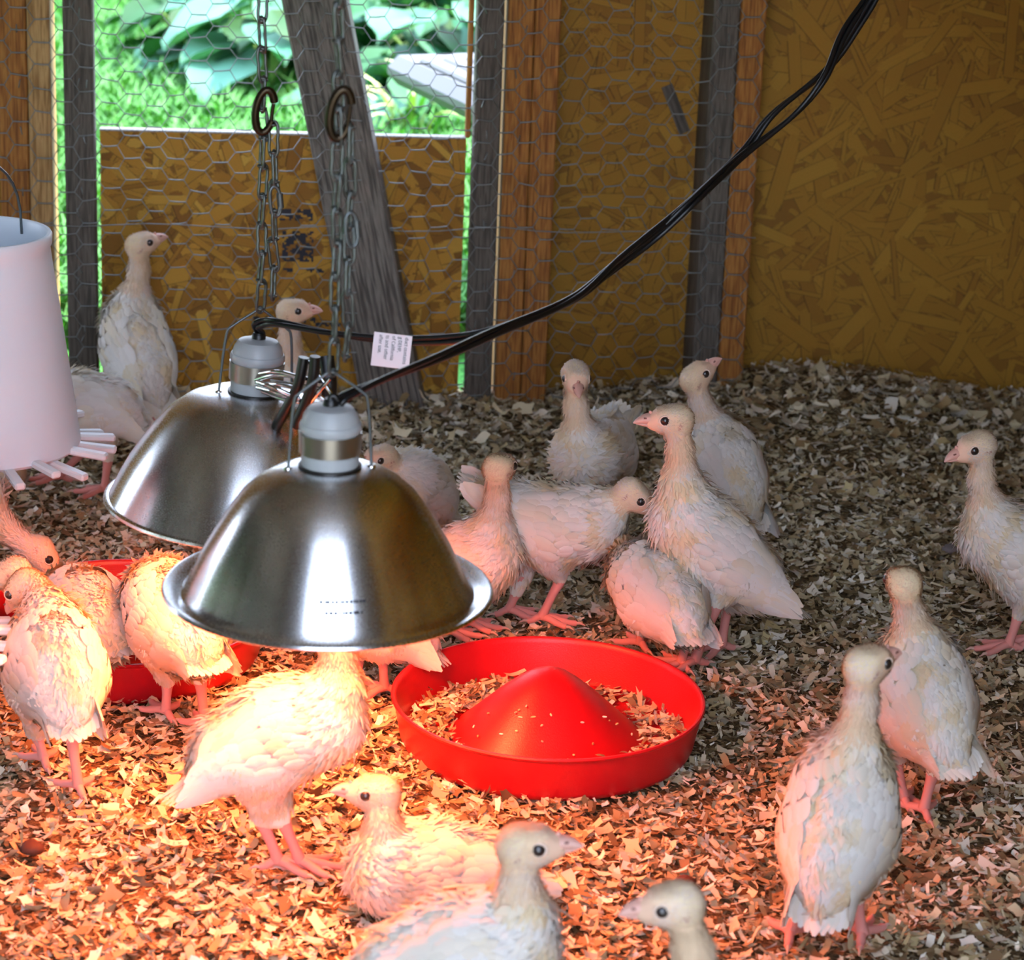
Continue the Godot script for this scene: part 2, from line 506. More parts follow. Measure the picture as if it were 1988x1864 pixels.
func flakes(parent: Node3D, count: int, sd: int, spot: Callable, lo := 0.006, hi := 0.021) -> void:
	var rng := RandomNumberGenerator.new()
	rng.seed = sd
	var tones := ["e4d9bf", "ece2cc", "d8caa6", "d4c49e", "f0e8d6", "c6b48e", "baa47a", "a78f64", "8e7552", "74603f", "cbbd98", "dccfb0", "b8a678", "9c845c"]
	for variant in 6:
		var mm := MultiMesh.new()
		mm.transform_format = MultiMesh.TRANSFORM_3D
		mm.use_colors = true
		mm.mesh = flake_mesh(rng)
		mm.instance_count = count / 6
		for k in mm.instance_count:
			var p: Vector3 = spot.call(rng)
			var b := Basis(Vector3.UP, rng.randf() * TAU) * Basis(Vector3.RIGHT, rng.randfn(0, 0.36)) * Basis(Vector3.BACK, rng.randfn(0, 0.42))
			var s := lerpf(lo, hi, pow(rng.randf(), 1.9))
			if rng.randf() < 0.03:
				s *= 1.6
			mm.set_instance_transform(k, Transform3D(b.scaled(Vector3.ONE * s), p))
			mm.set_instance_color(k, lin(tones[rng.randi() % tones.size()]) * rng.randf_range(0.75, 1.08))
		var mi := MultiMeshInstance3D.new()
		mi.name = "wood_chips"
		mi.multimesh = mm
		mi.set_meta("kind", "stuff")
		parent.add_child(mi, true)

func litter() -> void:
	var root := base("wood_shavings", Vector3.ZERO)
	tag(root, "deep litter of pale wood shavings spread over the coop floor", "wood shavings", "", "stuff")
	var b := Mb.new()
	var nx := 90
	var nz := 100
	for x in nx + 1:
		for z in nz + 1:
			var px := -1.40 + 2.80 * x / nx
			var pz := ZS + 0.002 + (3.3 * z / nz)
			var y := bank(px, pz)
			var sl := Vector3(bank(px - 0.01, pz) - bank(px + 0.01, pz), 0.02, bank(px, pz - 0.01) - bank(px, pz + 0.01)).normalized()
			b.vert(Vector3(px, y - 0.004, pz), sl)
	for x in nx:
		for z in nz:
			var a := x * (nz + 1) + z
			b.tri(a, a + 1, a + nz + 2)
			b.tri(a, a + nz + 2, a + nz + 1)
	var bed := obj("litter_bed", b.mesh(M.bed), root)
	bed.set_meta("kind", "stuff")
	flakes(root, 126000, 31, func(rng: RandomNumberGenerator) -> Vector3:
		var x := rng.randf_range(-0.72, 1.30)
		var z := rng.randf_range(ZS + 0.02, -1.70)
		return Vector3(x, bank(x, z) + rng.randf_range(-0.003, 0.010), z))
	# big loose flakes banked against the back wall
	flakes(root, 900, 32, func(rng: RandomNumberGenerator) -> Vector3:
		var x := rng.randf_range(-0.30, 1.25)
		var z := rng.randf_range(ZF - 0.02, -3.38)
		return Vector3(x, bank(x, z) + rng.randf_range(0.004, 0.016), z), 0.016, 0.030)

# ---------- feed pans ----------
func pan(at: Vector3, label: String) -> void:
	var p := base("feed_pan", at)
	tag(p, label, "feed pan", "red plastic feed pans")
	var b := Mb.new()
	b.lathe(PackedVector2Array([Vector2(0.0, 0.002), Vector2(0.146, 0.002), Vector2(0.1495, 0.004), Vector2(0.1520, 0.010), Vector2(0.1590, 0.048), Vector2(0.1612, 0.0495), Vector2(0.1618, 0.0515), Vector2(0.1605, 0.0530), Vector2(0.1585, 0.0530), Vector2(0.1568, 0.0515), Vector2(0.1555, 0.047), Vector2(0.1490, 0.012), Vector2(0.1465, 0.0065), Vector2(0.142, 0.005), Vector2(0.104, 0.005)]), 96)
	obj("tray", b.mesh(M.red), p)
	var c := Mb.new()
	c.lathe(PackedVector2Array([Vector2(0.106, 0.0052), Vector2(0.101, 0.0062), Vector2(0.095, 0.011), Vector2(0.075, 0.030), Vector2(0.052, 0.0515), Vector2(0.034, 0.0665), Vector2(0.021, 0.0755), Vector2(0.011, 0.0800), Vector2(0.004, 0.0815), Vector2(0.0, 0.0817)]), 72)
	obj("cone", c.mesh(M.red), p)

func pans() -> void:
	var p0 := Vector3(0.2927, 0.0450, -2.4279)
	var p1 := Vector3(-0.1547, 0.0450, -2.6666)
	pan(Vector3(p0.x, 0.0, p0.z), "red feed pan with a tall cone and scattered shavings, right of the front lamp")
	pan(Vector3(p1.x, 0.0, p1.z), "red feed pan at the left, crowded by poults and half behind the lamps")
	var r := base("shavings_in_pan", Vector3(p0.x, 0.004, p0.z))
	tag(r, "wood shavings kicked into the right red feed pan around its cone", "wood shavings", "", "stuff")
	flakes(r, 660, 33, func(rng: RandomNumberGenerator) -> Vector3:
		var a := rng.randf() * TAU
		var heap := 0.5 + 0.5 * sin(a * 2.0 + 0.35)
		while rng.randf() > 0.06 + heap:
			a = rng.randf() * TAU
			heap = 0.5 + 0.5 * sin(a * 2.0 + 0.35)
		var rad := rng.randf_range(0.100, 0.143)
		return Vector3(cos(a) * rad, 0.004 + rng.randf() * 0.017 * heap + maxf(0.0, (0.106 - rad)) * 0.9, sin(a) * rad), 0.009, 0.019)
	var cr := base("feed_crumbs", Vector3(p0.x, 0.0, p0.z))
	tag(cr, "pale feed crumbs scattered on the cone of the right red pan", "feed crumbs", "", "stuff")
	var rng := RandomNumberGenerator.new()
	rng.seed = 91
	var cb := Mb.new()
	for k in 26:
		var a := rng.randf_range(0.2, PI - 0.2)
		var rad := rng.randf_range(0.045, 0.098)
		var y := lerpf(0.0115, 0.058, (0.095 - rad) / 0.05) if rad < 0.095 else 0.0105
		var d := Vector3(rng.randf_range(-1, 1), rng.randf_range(-0.3, 0.3), rng.randf_range(-1, 1)).normalized() * rng.randf_range(0.001, 0.0028)
		var c := Vector3(cos(a) * rad, y + 0.0012, sin(a) * rad)
		cb.col = lin(["e6d2a0", "d8b87a", "f0e6cc"][rng.randi() % 3])
		cb.tube(PackedVector3Array([c - d, c - d * 0.5, c + d * 0.5, c + d]), PackedFloat32Array([0.0004, 0.0010, 0.0011, 0.0004]), 6)
	var cm := obj("crumbs", cb.mesh(M.flake), cr)
	cm.set_meta("kind", "stuff")
	for e in [[Vector3(0.8635, 0.0080, -2.9922), 0.0105, "7a7070", "small grey-brown dropping on the shavings left of the right-edge poult"], [Vector3(-0.2109, 0.0060, -2.1782), 0.012, "4a2a1c", "dark brown dropping at the lower left, on the lit shavings"], [Vector3(0.3867, 0.0060, -2.0985), 0.010, "5a3020", "reddish brown dropping on the shavings behind the bottom-edge head"]]:
		var db := Mb.new()
		var lp := PackedVector2Array()
		for k in 9:
			var a := -PI / 2 + PI * k / 8.0
			lp.append(Vector2(cos(a), sin(a) * 0.55) * e[1])
		db.col = lin(e[2])
		db.lathe(lp, 14)
		for k in db.v.size():
			db.v[k] *= 1.0 + 0.35 * noise.get_noise_3dv(db.v[k] * 90.0 + e[0] * 10.0)
		tag(obj("dropping", db.mesh(M.skin), self, e[0] + Vector3(0, 0.001, 0)), e[3], "dropping")
	var r2 := base("shavings_in_pan", Vector3(p1.x, 0.004, p1.z))
	tag(r2, "few wood shavings lying in the left red feed pan", "wood shavings", "", "stuff")
	flakes(r2, 120, 34, func(rng: RandomNumberGenerator) -> Vector3:
		var a := rng.randf() * TAU
		var rad := rng.randf_range(0.106, 0.143)
		return Vector3(cos(a) * rad, 0.004 + rng.randf() * 0.006, sin(a) * rad), 0.009, 0.019)

# ---------- heat lamps ----------
func chain_link(len: float, w: float, r: float) -> ArrayMesh:
	# an elongated loop of wire with the ends wrapped round its waist
	var b := Mb.new()
	var pts := PackedVector3Array()
	for k in 25:
		var a := TAU * k / 24.0
		var y := sin(a)
		pts.append(Vector3(cos(a) * w * (0.62 + 0.38 * absf(y)), y * len / 2.0 * (1.0 if absf(y) > 0.3 else 1.0), 0))
	b.tube(pts, r, 6, false)
	for k in 2:
		var ring := PackedVector3Array()
		for q in 11:
			var a := TAU * q / 10.0
			ring.append(Vector3(cos(a) * r * 2.1, (k * 2 - 1) * (len / 2.0 - r * 2.6) + r * 0.6 * q / 10.0, sin(a) * r * 2.1))
		b.tube(ring, r * 0.8, 5)
	return b.mesh(M.link)

func chain(from: Vector3, top: float, link: Mesh, pitch: float, label: String, second := 0.0) -> void:
	var c := base("hanging_chain", from)
	tag(c, label, "chain", "lamp chains")
	var rng := RandomNumberGenerator.new()
	rng.seed = int(from.z * -100)
	var y := pitch * 0.4
	var k := 0
	while y + from.y < top:
		var o := obj("link", link, c, Vector3(rng.randf_range(-0.0008, 0.0008), y, 0))
		o.rotation = Vector3(rng.randf_range(-0.12, 0.12), PI / 2 * (k % 2) + 0.5 + rng.randf_range(-0.3, 0.3), rng.randf_range(-0.10, 0.10))
		if y < second:
			var q := obj("link", link, c, Vector3(0.0105 + rng.randf_range(-0.001, 0.001), y + pitch * 0.5, 0.003))
			q.rotation = Vector3(rng.randf_range(-0.12, 0.12), PI / 2 * (k % 2) + 1.2, rng.randf_range(-0.12, 0.12))
		y += pitch
		k += 1
	if second > 0.0:
		# a dark snap hook joins the doubled lower part
		var hk := Mb.new()
		var pts := PackedVector3Array()
		for q in 22:
			var a := 0.5 + (TAU - 0.9) * q / 21.0
			pts.append(Vector3(cos(a) * 0.0085, sin(a) * 0.020, 0))
		hk.tube(pts, 0.0036, 8)
		hk.tube(PackedVector3Array([Vector3(0.0068, 0.008, 0), Vector3(0.0070, -0.008, 0)]), 0.0017, 8)
		var h := obj("snap_hook", hk.mesh(M.bronze), c, Vector3(0.002, second + 0.020, 0.004))
		h.rotation = Vector3(0.1, 0.15, -0.12)
		var el := Mb.new()
		pts = PackedVector3Array()
		for q in 21:
			var a := TAU * q / 20.0
			pts.append(Vector3(cos(a) * 0.0048, signf(sin(a)) * pow(absf(sin(a)), 0.6) * 0.014, 0))
		el.tube(pts, 0.0018, 7, false)
		el.tube(PackedVector3Array([Vector3(0.0048, -0.007, 0), Vector3(0.0048, 0.007, 0)]), 0.0031, 6)
		var e := obj("quick_link", el.mesh(M.chain), c, Vector3(0.012, second * 0.62, 0.006))
		e.rotation = Vector3(0.0, 0.3, 0.1)

func lamp(at: Vector3, tilt: Vector3, label: String, deep := false) -> Node3D:
	var l := base("heat_lamp", at)
	l.rotation = tilt
	tag(l, label, "heat lamp", "hanging heat lamps")
	var b := Mb.new()
	var prof := PackedVector2Array([Vector2(0.1355, 0.0045), Vector2(0.1372, 0.0030), Vector2(0.1385, 0.0045), Vector2(0.1372, 0.0066), Vector2(0.1350, 0.0070), Vector2(0.1270, 0.0035), Vector2(0.1225, 0.0020), Vector2(0.1205, 0.0035), Vector2(0.1170, 0.010), Vector2(0.1100, 0.025), Vector2(0.1030, 0.040), Vector2(0.0940, 0.0555), Vector2(0.0835, 0.0725), Vector2(0.0730, 0.0870), Vector2(0.0610, 0.0980), Vector2(0.0500, 0.1048), Vector2(0.0400, 0.1092), Vector2(0.0330, 0.1112), Vector2(0.0250, 0.1118), Vector2(0.0250, 0.1104), Vector2(0.0330, 0.1098), Vector2(0.0500, 0.1032), Vector2(0.0610, 0.0964), Vector2(0.0724, 0.0854), Vector2(0.0828, 0.0710), Vector2(0.0930, 0.0545), Vector2(0.1018, 0.0390), Vector2(0.1088, 0.0240), Vector2(0.1158, 0.009), Vector2(0.1196, 0.0015), Vector2(0.1270, 0.0015), Vector2(0.1355, 0.0045)])
	if deep:      # a deeper reflector whose rim is only rolled, not flared
		prof = PackedVector2Array([Vector2(0.1335, 0.0010), Vector2(0.1355, -0.0010), Vector2(0.1375, 0.0005), Vector2(0.1370, 0.0030), Vector2(0.1350, 0.0040), Vector2(0.1325, 0.0038), Vector2(0.1300, 0.0090), Vector2(0.1235, 0.0240), Vector2(0.1155, 0.0400), Vector2(0.1055, 0.0565), Vector2(0.0935, 0.0745), Vector2(0.0805, 0.0900), Vector2(0.0660, 0.1015), Vector2(0.0520, 0.1075), Vector2(0.0400, 0.1105), Vector2(0.0330, 0.1115), Vector2(0.0250, 0.1118), Vector2(0.0250, 0.1104), Vector2(0.0330, 0.1100), Vector2(0.0520, 0.1058), Vector2(0.0652, 0.1000), Vector2(0.0795, 0.0886), Vector2(0.0925, 0.0732), Vector2(0.1043, 0.0555), Vector2(0.1142, 0.0392), Vector2(0.1222, 0.0234), Vector2(0.1287, 0.0085), Vector2(0.1315, 0.0018), Vector2(0.1335, 0.0010)])
	b.lathe(prof, 120)
	obj("reflector", b.mesh(M.dome), l)
	var so := Mb.new()
	so.lathe(PackedVector2Array([Vector2(0.0, 0.085), Vector2(0.0232, 0.085), Vector2(0.0238, 0.1130), Vector2(0.0245, 0.142), Vector2(0.0242, 0.145), Vector2(0.0, 0.145)]), 40)
	obj("socket", so.mesh(M.porcelain), l)
	var cap := Mb.new()
	cap.lathe(PackedVector2Array([Vector2(0.0248, 0.1425), Vector2(0.0258, 0.1445), Vector2(0.0258, 0.1480), Vector2(0.0248, 0.1500), Vector2(0.0240, 0.1502), Vector2(0.0225, 0.1565), Vector2(0.0195, 0.1610), Vector2(0.0192, 0.1610), Vector2(0.0185, 0.1622), Vector2(0.012, 0.1642), Vector2(0.0, 0.1646)]), 40)
	obj("socket_cap", cap.mesh(M.porcelain), l)
	var bd := Mb.new()
	bd.lathe(PackedVector2Array([Vector2(0.0246, 0.1250), Vector2(0.0258, 0.1250), Vector2(0.0260, 0.1420), Vector2(0.0247, 0.1420)]), 40)
	obj("clamp_band", bd.mesh(M.band), l)
	var gm := Mb.new()
	gm.lathe(PackedVector2Array([Vector2(0.0066, 0.1625), Vector2(0.0066, 0.1680), Vector2(0.0056, 0.1692), Vector2(0.0052, 0.1702), Vector2(0.0, 0.1702)]), 20)
	obj("grommet", gm.mesh(M.rubber), l)
	var collar := Mb.new()
	collar.lathe(PackedVector2Array([Vector2(0.0238, 0.1112), Vector2(0.0262, 0.1114), Vector2(0.0262, 0.1135), Vector2(0.0238, 0.1140)]), 40)
	obj("collar", collar.mesh(M.vinyl), l)
	# faint printing on the front of the dome
	var tx := Mb.new()
	var rng := RandomNumberGenerator.new()
	rng.seed = 9
	for row in 2:
		var x := -0.019 + row * 0.004
		while x < 0.017 - row * 0.003:
			var w := rng.randf_range(0.0012, 0.0030)
			var yy := 0.0330 - row * 0.0080
			var rr := (lerpf(0.1155, 0.1235, (0.040 - yy) / 0.016) if deep else lerpf(0.1030, 0.1100, (0.040 - yy) / 0.015)) + 0.0002
			tx.box(Transform3D(Basis(Vector3.UP, x / rr), Vector3(sin(x / rr) * rr, yy, cos(x / rr) * rr)), Vector3(w, 0.0024, 0.0008), 0.0002)
			x += w + 0.0008
	obj("printing", tx.mesh(M.ink), l)
	# wire bail: up from both shoulders to the chain
	var w := Mb.new()
	for q in [-1.0, 1.0]:
		w.tube(spline(PackedVector3Array([Vector3(q * 0.0345, 0.108, 0), Vector3(q * 0.0340, 0.120, 0), Vector3(q * 0.0305, 0.166, 0), Vector3(q * 0.0245, 0.176, 0), Vector3(q * 0.0040, 0.191, 0), Vector3(0, 0.1940, 0)]), 4), 0.0013, 7)
	obj("bail", w.mesh(M.chain), l)
	for q in [-1.0, 1.0]:
		var rv := Mb.new()
		rv.lathe(PackedVector2Array([Vector2(0.004, 0.0), Vector2(0.0035, 0.0022), Vector2(0.0, 0.003)]), 12, Transform3D(Basis(), Vector3(q * 0.0345, 0.1098, 0)))
		obj("rivet", rv.mesh(M.chrome), l)
	# guard: crossed wires bowed under the rim
	var gd := Mb.new()
	for k in 2:
		var pts := PackedVector3Array()
		for q in 13:
			var t := q / 6.0 - 1.0
			var a := k * PI / 2 + 0.75
			pts.append(Vector3(cos(a) * t * 0.124, 0.001 - 0.020 * (1.0 - t * t * t * t), sin(a) * t * 0.124))
		gd.tube(pts, 0.0013, 6)
	obj("wire_guard", gd.mesh(M.chain), l)
	# the red bulb and its light
	var bu := Mb.new()
	bu.lathe(PackedVector2Array([Vector2(0.0, 0.010), Vector2(0.020, 0.0112), Vector2(0.036, 0.016), Vector2(0.044, 0.024), Vector2(0.045, 0.032), Vector2(0.040, 0.046), Vector2(0.028, 0.064), Vector2(0.018, 0.078), Vector2(0.0155, 0.086), Vector2(0.0, 0.086)]), 40)
	obj("bulb", bu.mesh(M.bulb), l)
	var li := OmniLight3D.new()
	li.name = "bulb_glow"
	li.position = Vector3(0, 0.076, 0)
	li.light_color = Color(1.0, 0.47, 0.27)
	li.light_energy = 0.062
	li.light_size = 0.03
	li.omni_range = 6.0
	li.omni_attenuation = 2.0
	li.shadow_enabled = true
	l.add_child(li)
	return l

func cord(called: String, pts: PackedVector3Array, label: String, wob: float, phase: float) -> MeshInstance3D:
	# two-core flex: two round cores side by side, slowly twisting
	var p := spline(pts, 8)
	var b := Mb.new()
	for core in [-1.0, 1.0]:
		var line := PackedVector3Array()
		var s := Vector3.BACK
		for k in p.size():
			var t := (p[mini(k + 1, p.size() - 1)] - p[maxi(k - 1, 0)]).normalized()
			s = (s - t * s.dot(t)).normalized()
			var u := s.cross(t)
			var a := phase + k * wob
			line.append(p[k] + (s * cos(a) + u * sin(a)) * 0.0024 * core)
		b.tube(line, 0.0026, 8)
	var o := obj(called, b.mesh(M.rubber))
	tag(o, label, "power cord")
	return o

func lamps() -> void:
	var front := Vector3(0.0542, 0.3196, -2.0199)
	var rear := Vector3(-0.0146, 0.2868, -2.3435)
	lamp(front, Vector3(0, 0.10, 0.0), "front heat lamp, spun aluminium dome with a grey socket, hung lowest and nearest")
	var rl := lamp(rear, Vector3(0.0, 0.10, -0.055), "rear heat lamp, tilted aluminium dome partly behind the other lamp", true)
	var link := chain_link(0.033, 0.0062, 0.0015)
	chain(front + Vector3(0.002, 0.1945, 0), 2.02, link, 0.0270, "right lamp chain rising from the front heat lamp's bail", 0.19)
	chain(rear + Vector3(0.0114, 0.1945, 0), 2.02, link, 0.0270, "left lamp chain rising from the rear heat lamp's bail", 0.165)
	# cords
	var ft := front + Vector3(0.0, 0.164, 0)
	var rt: Vector3 = rl.transform * Vector3(0, 0.164, 0)
	cord("power_cord", PackedVector3Array([ft, ft + Vector3(0.0015, 0.007, 0), Vector3(0.0595, 0.4858, -2.0193), Vector3(0.0666, 0.4907, -2.0236), Vector3(0.0963, 0.4968, -2.0508), Vector3(0.1473, 0.4980, -2.1159), Vector3(0.1998, 0.4997, -2.1910), Vector3(0.2807, 0.5089, -2.2833), Vector3(0.3319, 0.5353, -2.3384), Vector3(0.3990, 0.5729, -2.3919), Vector3(0.4606, 0.6141, -2.4460), Vector3(0.4918, 0.6509, -2.4629), Vector3(0.5474, 0.6918, -2.4874), Vector3(0.5787, 0.7328, -2.5043), Vector3(0.6070, 0.7815, -2.5216), Vector3(0.6457, 0.8844, -2.5478)]), "black power cord running from the front lamp's socket up to the right", 0.11, 0.0)
	var pc := cord("power_cord", PackedVector3Array([rt, rt + Vector3(0.0012, 0.006, 0), Vector3(-0.0081, 0.4661, -2.3328), Vector3(-0.0010, 0.4707, -2.3270), Vector3(0.0123, 0.4752, -2.3106), Vector3(0.0590, 0.4759, -2.2757), Vector3(0.1142, 0.4768, -2.2500), Vector3(0.1675, 0.4882, -2.2144), Vector3(0.2053, 0.5004, -2.2025), Vector3(0.2820, 0.5044, -2.2932), Vector3(0.3266, 0.5202, -2.3490), Vector3(0.3682, 0.5461, -2.3750), Vector3(0.4043, 0.5803, -2.3813), Vector3(0.4589, 0.6140, -2.4361), Vector3(0.5118, 0.6502, -2.4609), Vector3(0.5412, 0.6864, -2.4679), Vector3(0.5643, 0.7277, -2.4957), Vector3(0.6053, 0.7801, -2.5318), Vector3(0.6457, 0.8835, -2.5578)]), "black power cord looping off the rear lamp's socket, carrying a white tag", 0.09, 1.0)
	tag_label(pc)
	# spring clamp lying across the rear lamp's socket
	var cp := Vector3(0.0220, 0.4260, -2.2794)
	var cl := base("spring_clamp", cp)
	tag(cl, "chrome spring clamp with black handle grips, fixed to the rear lamp's socket", "clamp")
	for a in [[Vector3(-0.0078, 0.4195, -2.3126), Vector3(0.0149, 0.4341, -2.2802), Vector3(0.0535, 0.4346, -2.2561)], [Vector3(-0.0073, 0.4156, -2.3126), Vector3(0.0172, 0.4273, -2.2699), Vector3(0.0518, 0.4199, -2.2563)], [Vector3(-0.0063, 0.4155, -2.3024), Vector3(0.0150, 0.4189, -2.2701), Vector3(0.0494, 0.4080, -2.2666)], [Vector3(-0.0040, 0.4153, -2.3323), Vector3(0.0223, 0.4172, -2.3096), Vector3(0.0562, 0.4190, -2.2860)], [Vector3(0.0588, 0.4412, -2.2456), Vector3(0.0474, 0.4261, -2.2467), Vector3(0.0352, 0.4055, -2.2580)], [Vector3(0.0402, 0.4545, -2.2575), Vector3(0.0590, 0.4290, -2.2455), Vector3(0.0659, 0.4177, -2.2348)], [Vector3(-0.0015, 0.4118, -2.3019), Vector3(0.0221, 0.4098, -2.2794), Vector3(0.0458, 0.4087, -2.2770)], [Vector3(-0.0040, 0.4314, -2.2921), Vector3(0.0124, 0.4398, -2.2704), Vector3(0.0358, 0.4369, -2.2579)], [Vector3(-0.0062, 0.4264, -2.2823), Vector3(0.0078, 0.4279, -2.2608), Vector3(0.0322, 0.4181, -2.2583)], [Vector3(0.0502, 0.4298, -2.2263), Vector3(0.0586, 0.4205, -2.2255), Vector3(0.0460, 0.4121, -2.2368)]]:
		var wr := Mb.new()
		wr.tube(spline(PackedVector3Array([a[0] - cp, a[1] - cp, a[2] - cp]), 5), 0.0021, 7)
		obj("clamp_wire", wr.mesh(M.chrome), cl)
	for a in [[Vector3(0.0355, 0.4573, -2.2580), Vector3(0.0293, 0.4273, -2.2586), Vector3(0.0106, 0.3835, -2.2806)], [Vector3(0.0455, 0.4615, -2.2469), Vector3(0.0422, 0.4323, -2.2472), Vector3(0.0287, 0.3924, -2.2587)], [Vector3(0.0562, 0.4562, -2.2659), Vector3(0.0591, 0.4334, -2.2556), Vector3(0.0580, 0.4153, -2.2557)]]:
		var gr := Mb.new()
		gr.tube(spline(PackedVector3Array([a[0] - cp, a[1] - cp, a[2] - cp]), 5), 0.0072, 8, true, Vector2(1.0, 0.7))
		obj("handle_grip", gr.mesh(M.vinyl), cl)

func tag_label(parent: Node3D) -> void:
	var at := Vector3(0.1137, 0.4706, -2.2360)
	var t := base("paper_tag", at)
	t.rotation = Vector3(0.0, -0.10, -0.085)
	tag(t, "white printed warning tag folded over the rear lamp's black cord", "paper tag")
	obj("paper", box_mesh(Vector3(0.0345, 0.0315, 0.0006), M.tag, 0.0001), t)
	var sf := SystemFont.new()
	sf.font_names = PackedStringArray(["Droid Sans"])
	var rows := ["duct contains", "g DEHP,", "of California", "ts and other", "after use."]
	for k in rows.size():
		var tm := TextMesh.new()
		tm.text = rows[k]
		tm.font = sf
		tm.font_size = 16
		tm.pixel_size = 0.00026
		tm.depth = 0.0002
		tm.horizontal_alignment = HORIZONTAL_ALIGNMENT_LEFT
		tm.material = M.ink
		var o := obj("lettering", tm, t, Vector3(0.0125 - k * 0.0058, 0.0140, 0.0006))
		o.rotation.z = -PI / 2

# ---------- hanging feeders ----------
func feeder(at: Vector3, label: String, turn: float) -> void:
	var f := base("hanging_feeder", at)
	tag(f, label, "feeder", "white hanging feeders")
	var b := Mb.new()
	b.lathe(PackedVector2Array([Vector2(0.0, 0.0), Vector2(0.110, 0.0), Vector2(0.1135, 0.004), Vector2(0.1130, 0.012), Vector2(0.104, 0.080), Vector2(0.0925, 0.165), Vector2(0.0845, 0.222), Vector2(0.0830, 0.236), Vector2(0.0850, 0.240), Vector2(0.0855, 0.250), Vector2(0.0840, 0.2525), Vector2(0.0805, 0.2525), Vector2(0.0790, 0.250), Vector2(0.0800, 0.222), Vector2(0.0855, 0.190), Vector2(0.0, 0.190)]), 72)
	obj("hopper", b.mesh(M.white_plastic), f)
	for k in 22:
		var a := TAU * k / 22.0 + turn
		var tb := Mb.new()
		var d := Vector3(cos(a), -0.10 + 0.05 * sin(k * 2.4), sin(a)).normalized()
		var x := Basis(d, Vector3.UP, d.cross(Vector3.UP)).orthonormalized()
		tb.box(Transform3D(x, d * 0.128 + Vector3(0, 0.012, 0)), Vector3(0.056, 0.0085, 0.0125), 0.0022)
		obj("tab", tb.mesh(M.tab), f)
	var w := Mb.new()
	var pts := PackedVector3Array()
	for k in 17:
		var t := k / 16.0
		var a := PI * t
		pts.append(Vector3(cos(a) * 0.078, 0.236 + 0.095 * pow(sin(a), 0.75), 0.0).rotated(Vector3.UP, 0.95))
	w.tube(pts, 0.0016, 7)
	obj("handle", w.mesh(M.chain), f)
	var s := Mb.new()
	s.tube(PackedVector3Array([Vector3(0, 0.331, 0), Vector3(0, 2.0 - at.y, 0)]), 0.0012, 6)
	obj("hanging_wire", s.mesh(M.chain), f)

func feeders() -> void:
	feeder(Vector3(-0.3265, 0.1687, -2.8978), "white hanging feeder with a wire handle and splayed tabs, at the left edge", 0.05)
	feeder(Vector3(-0.3844, 0.1533, -2.3308), "white hanging feeder of which only splayed tabs show, lower left", 0.11)

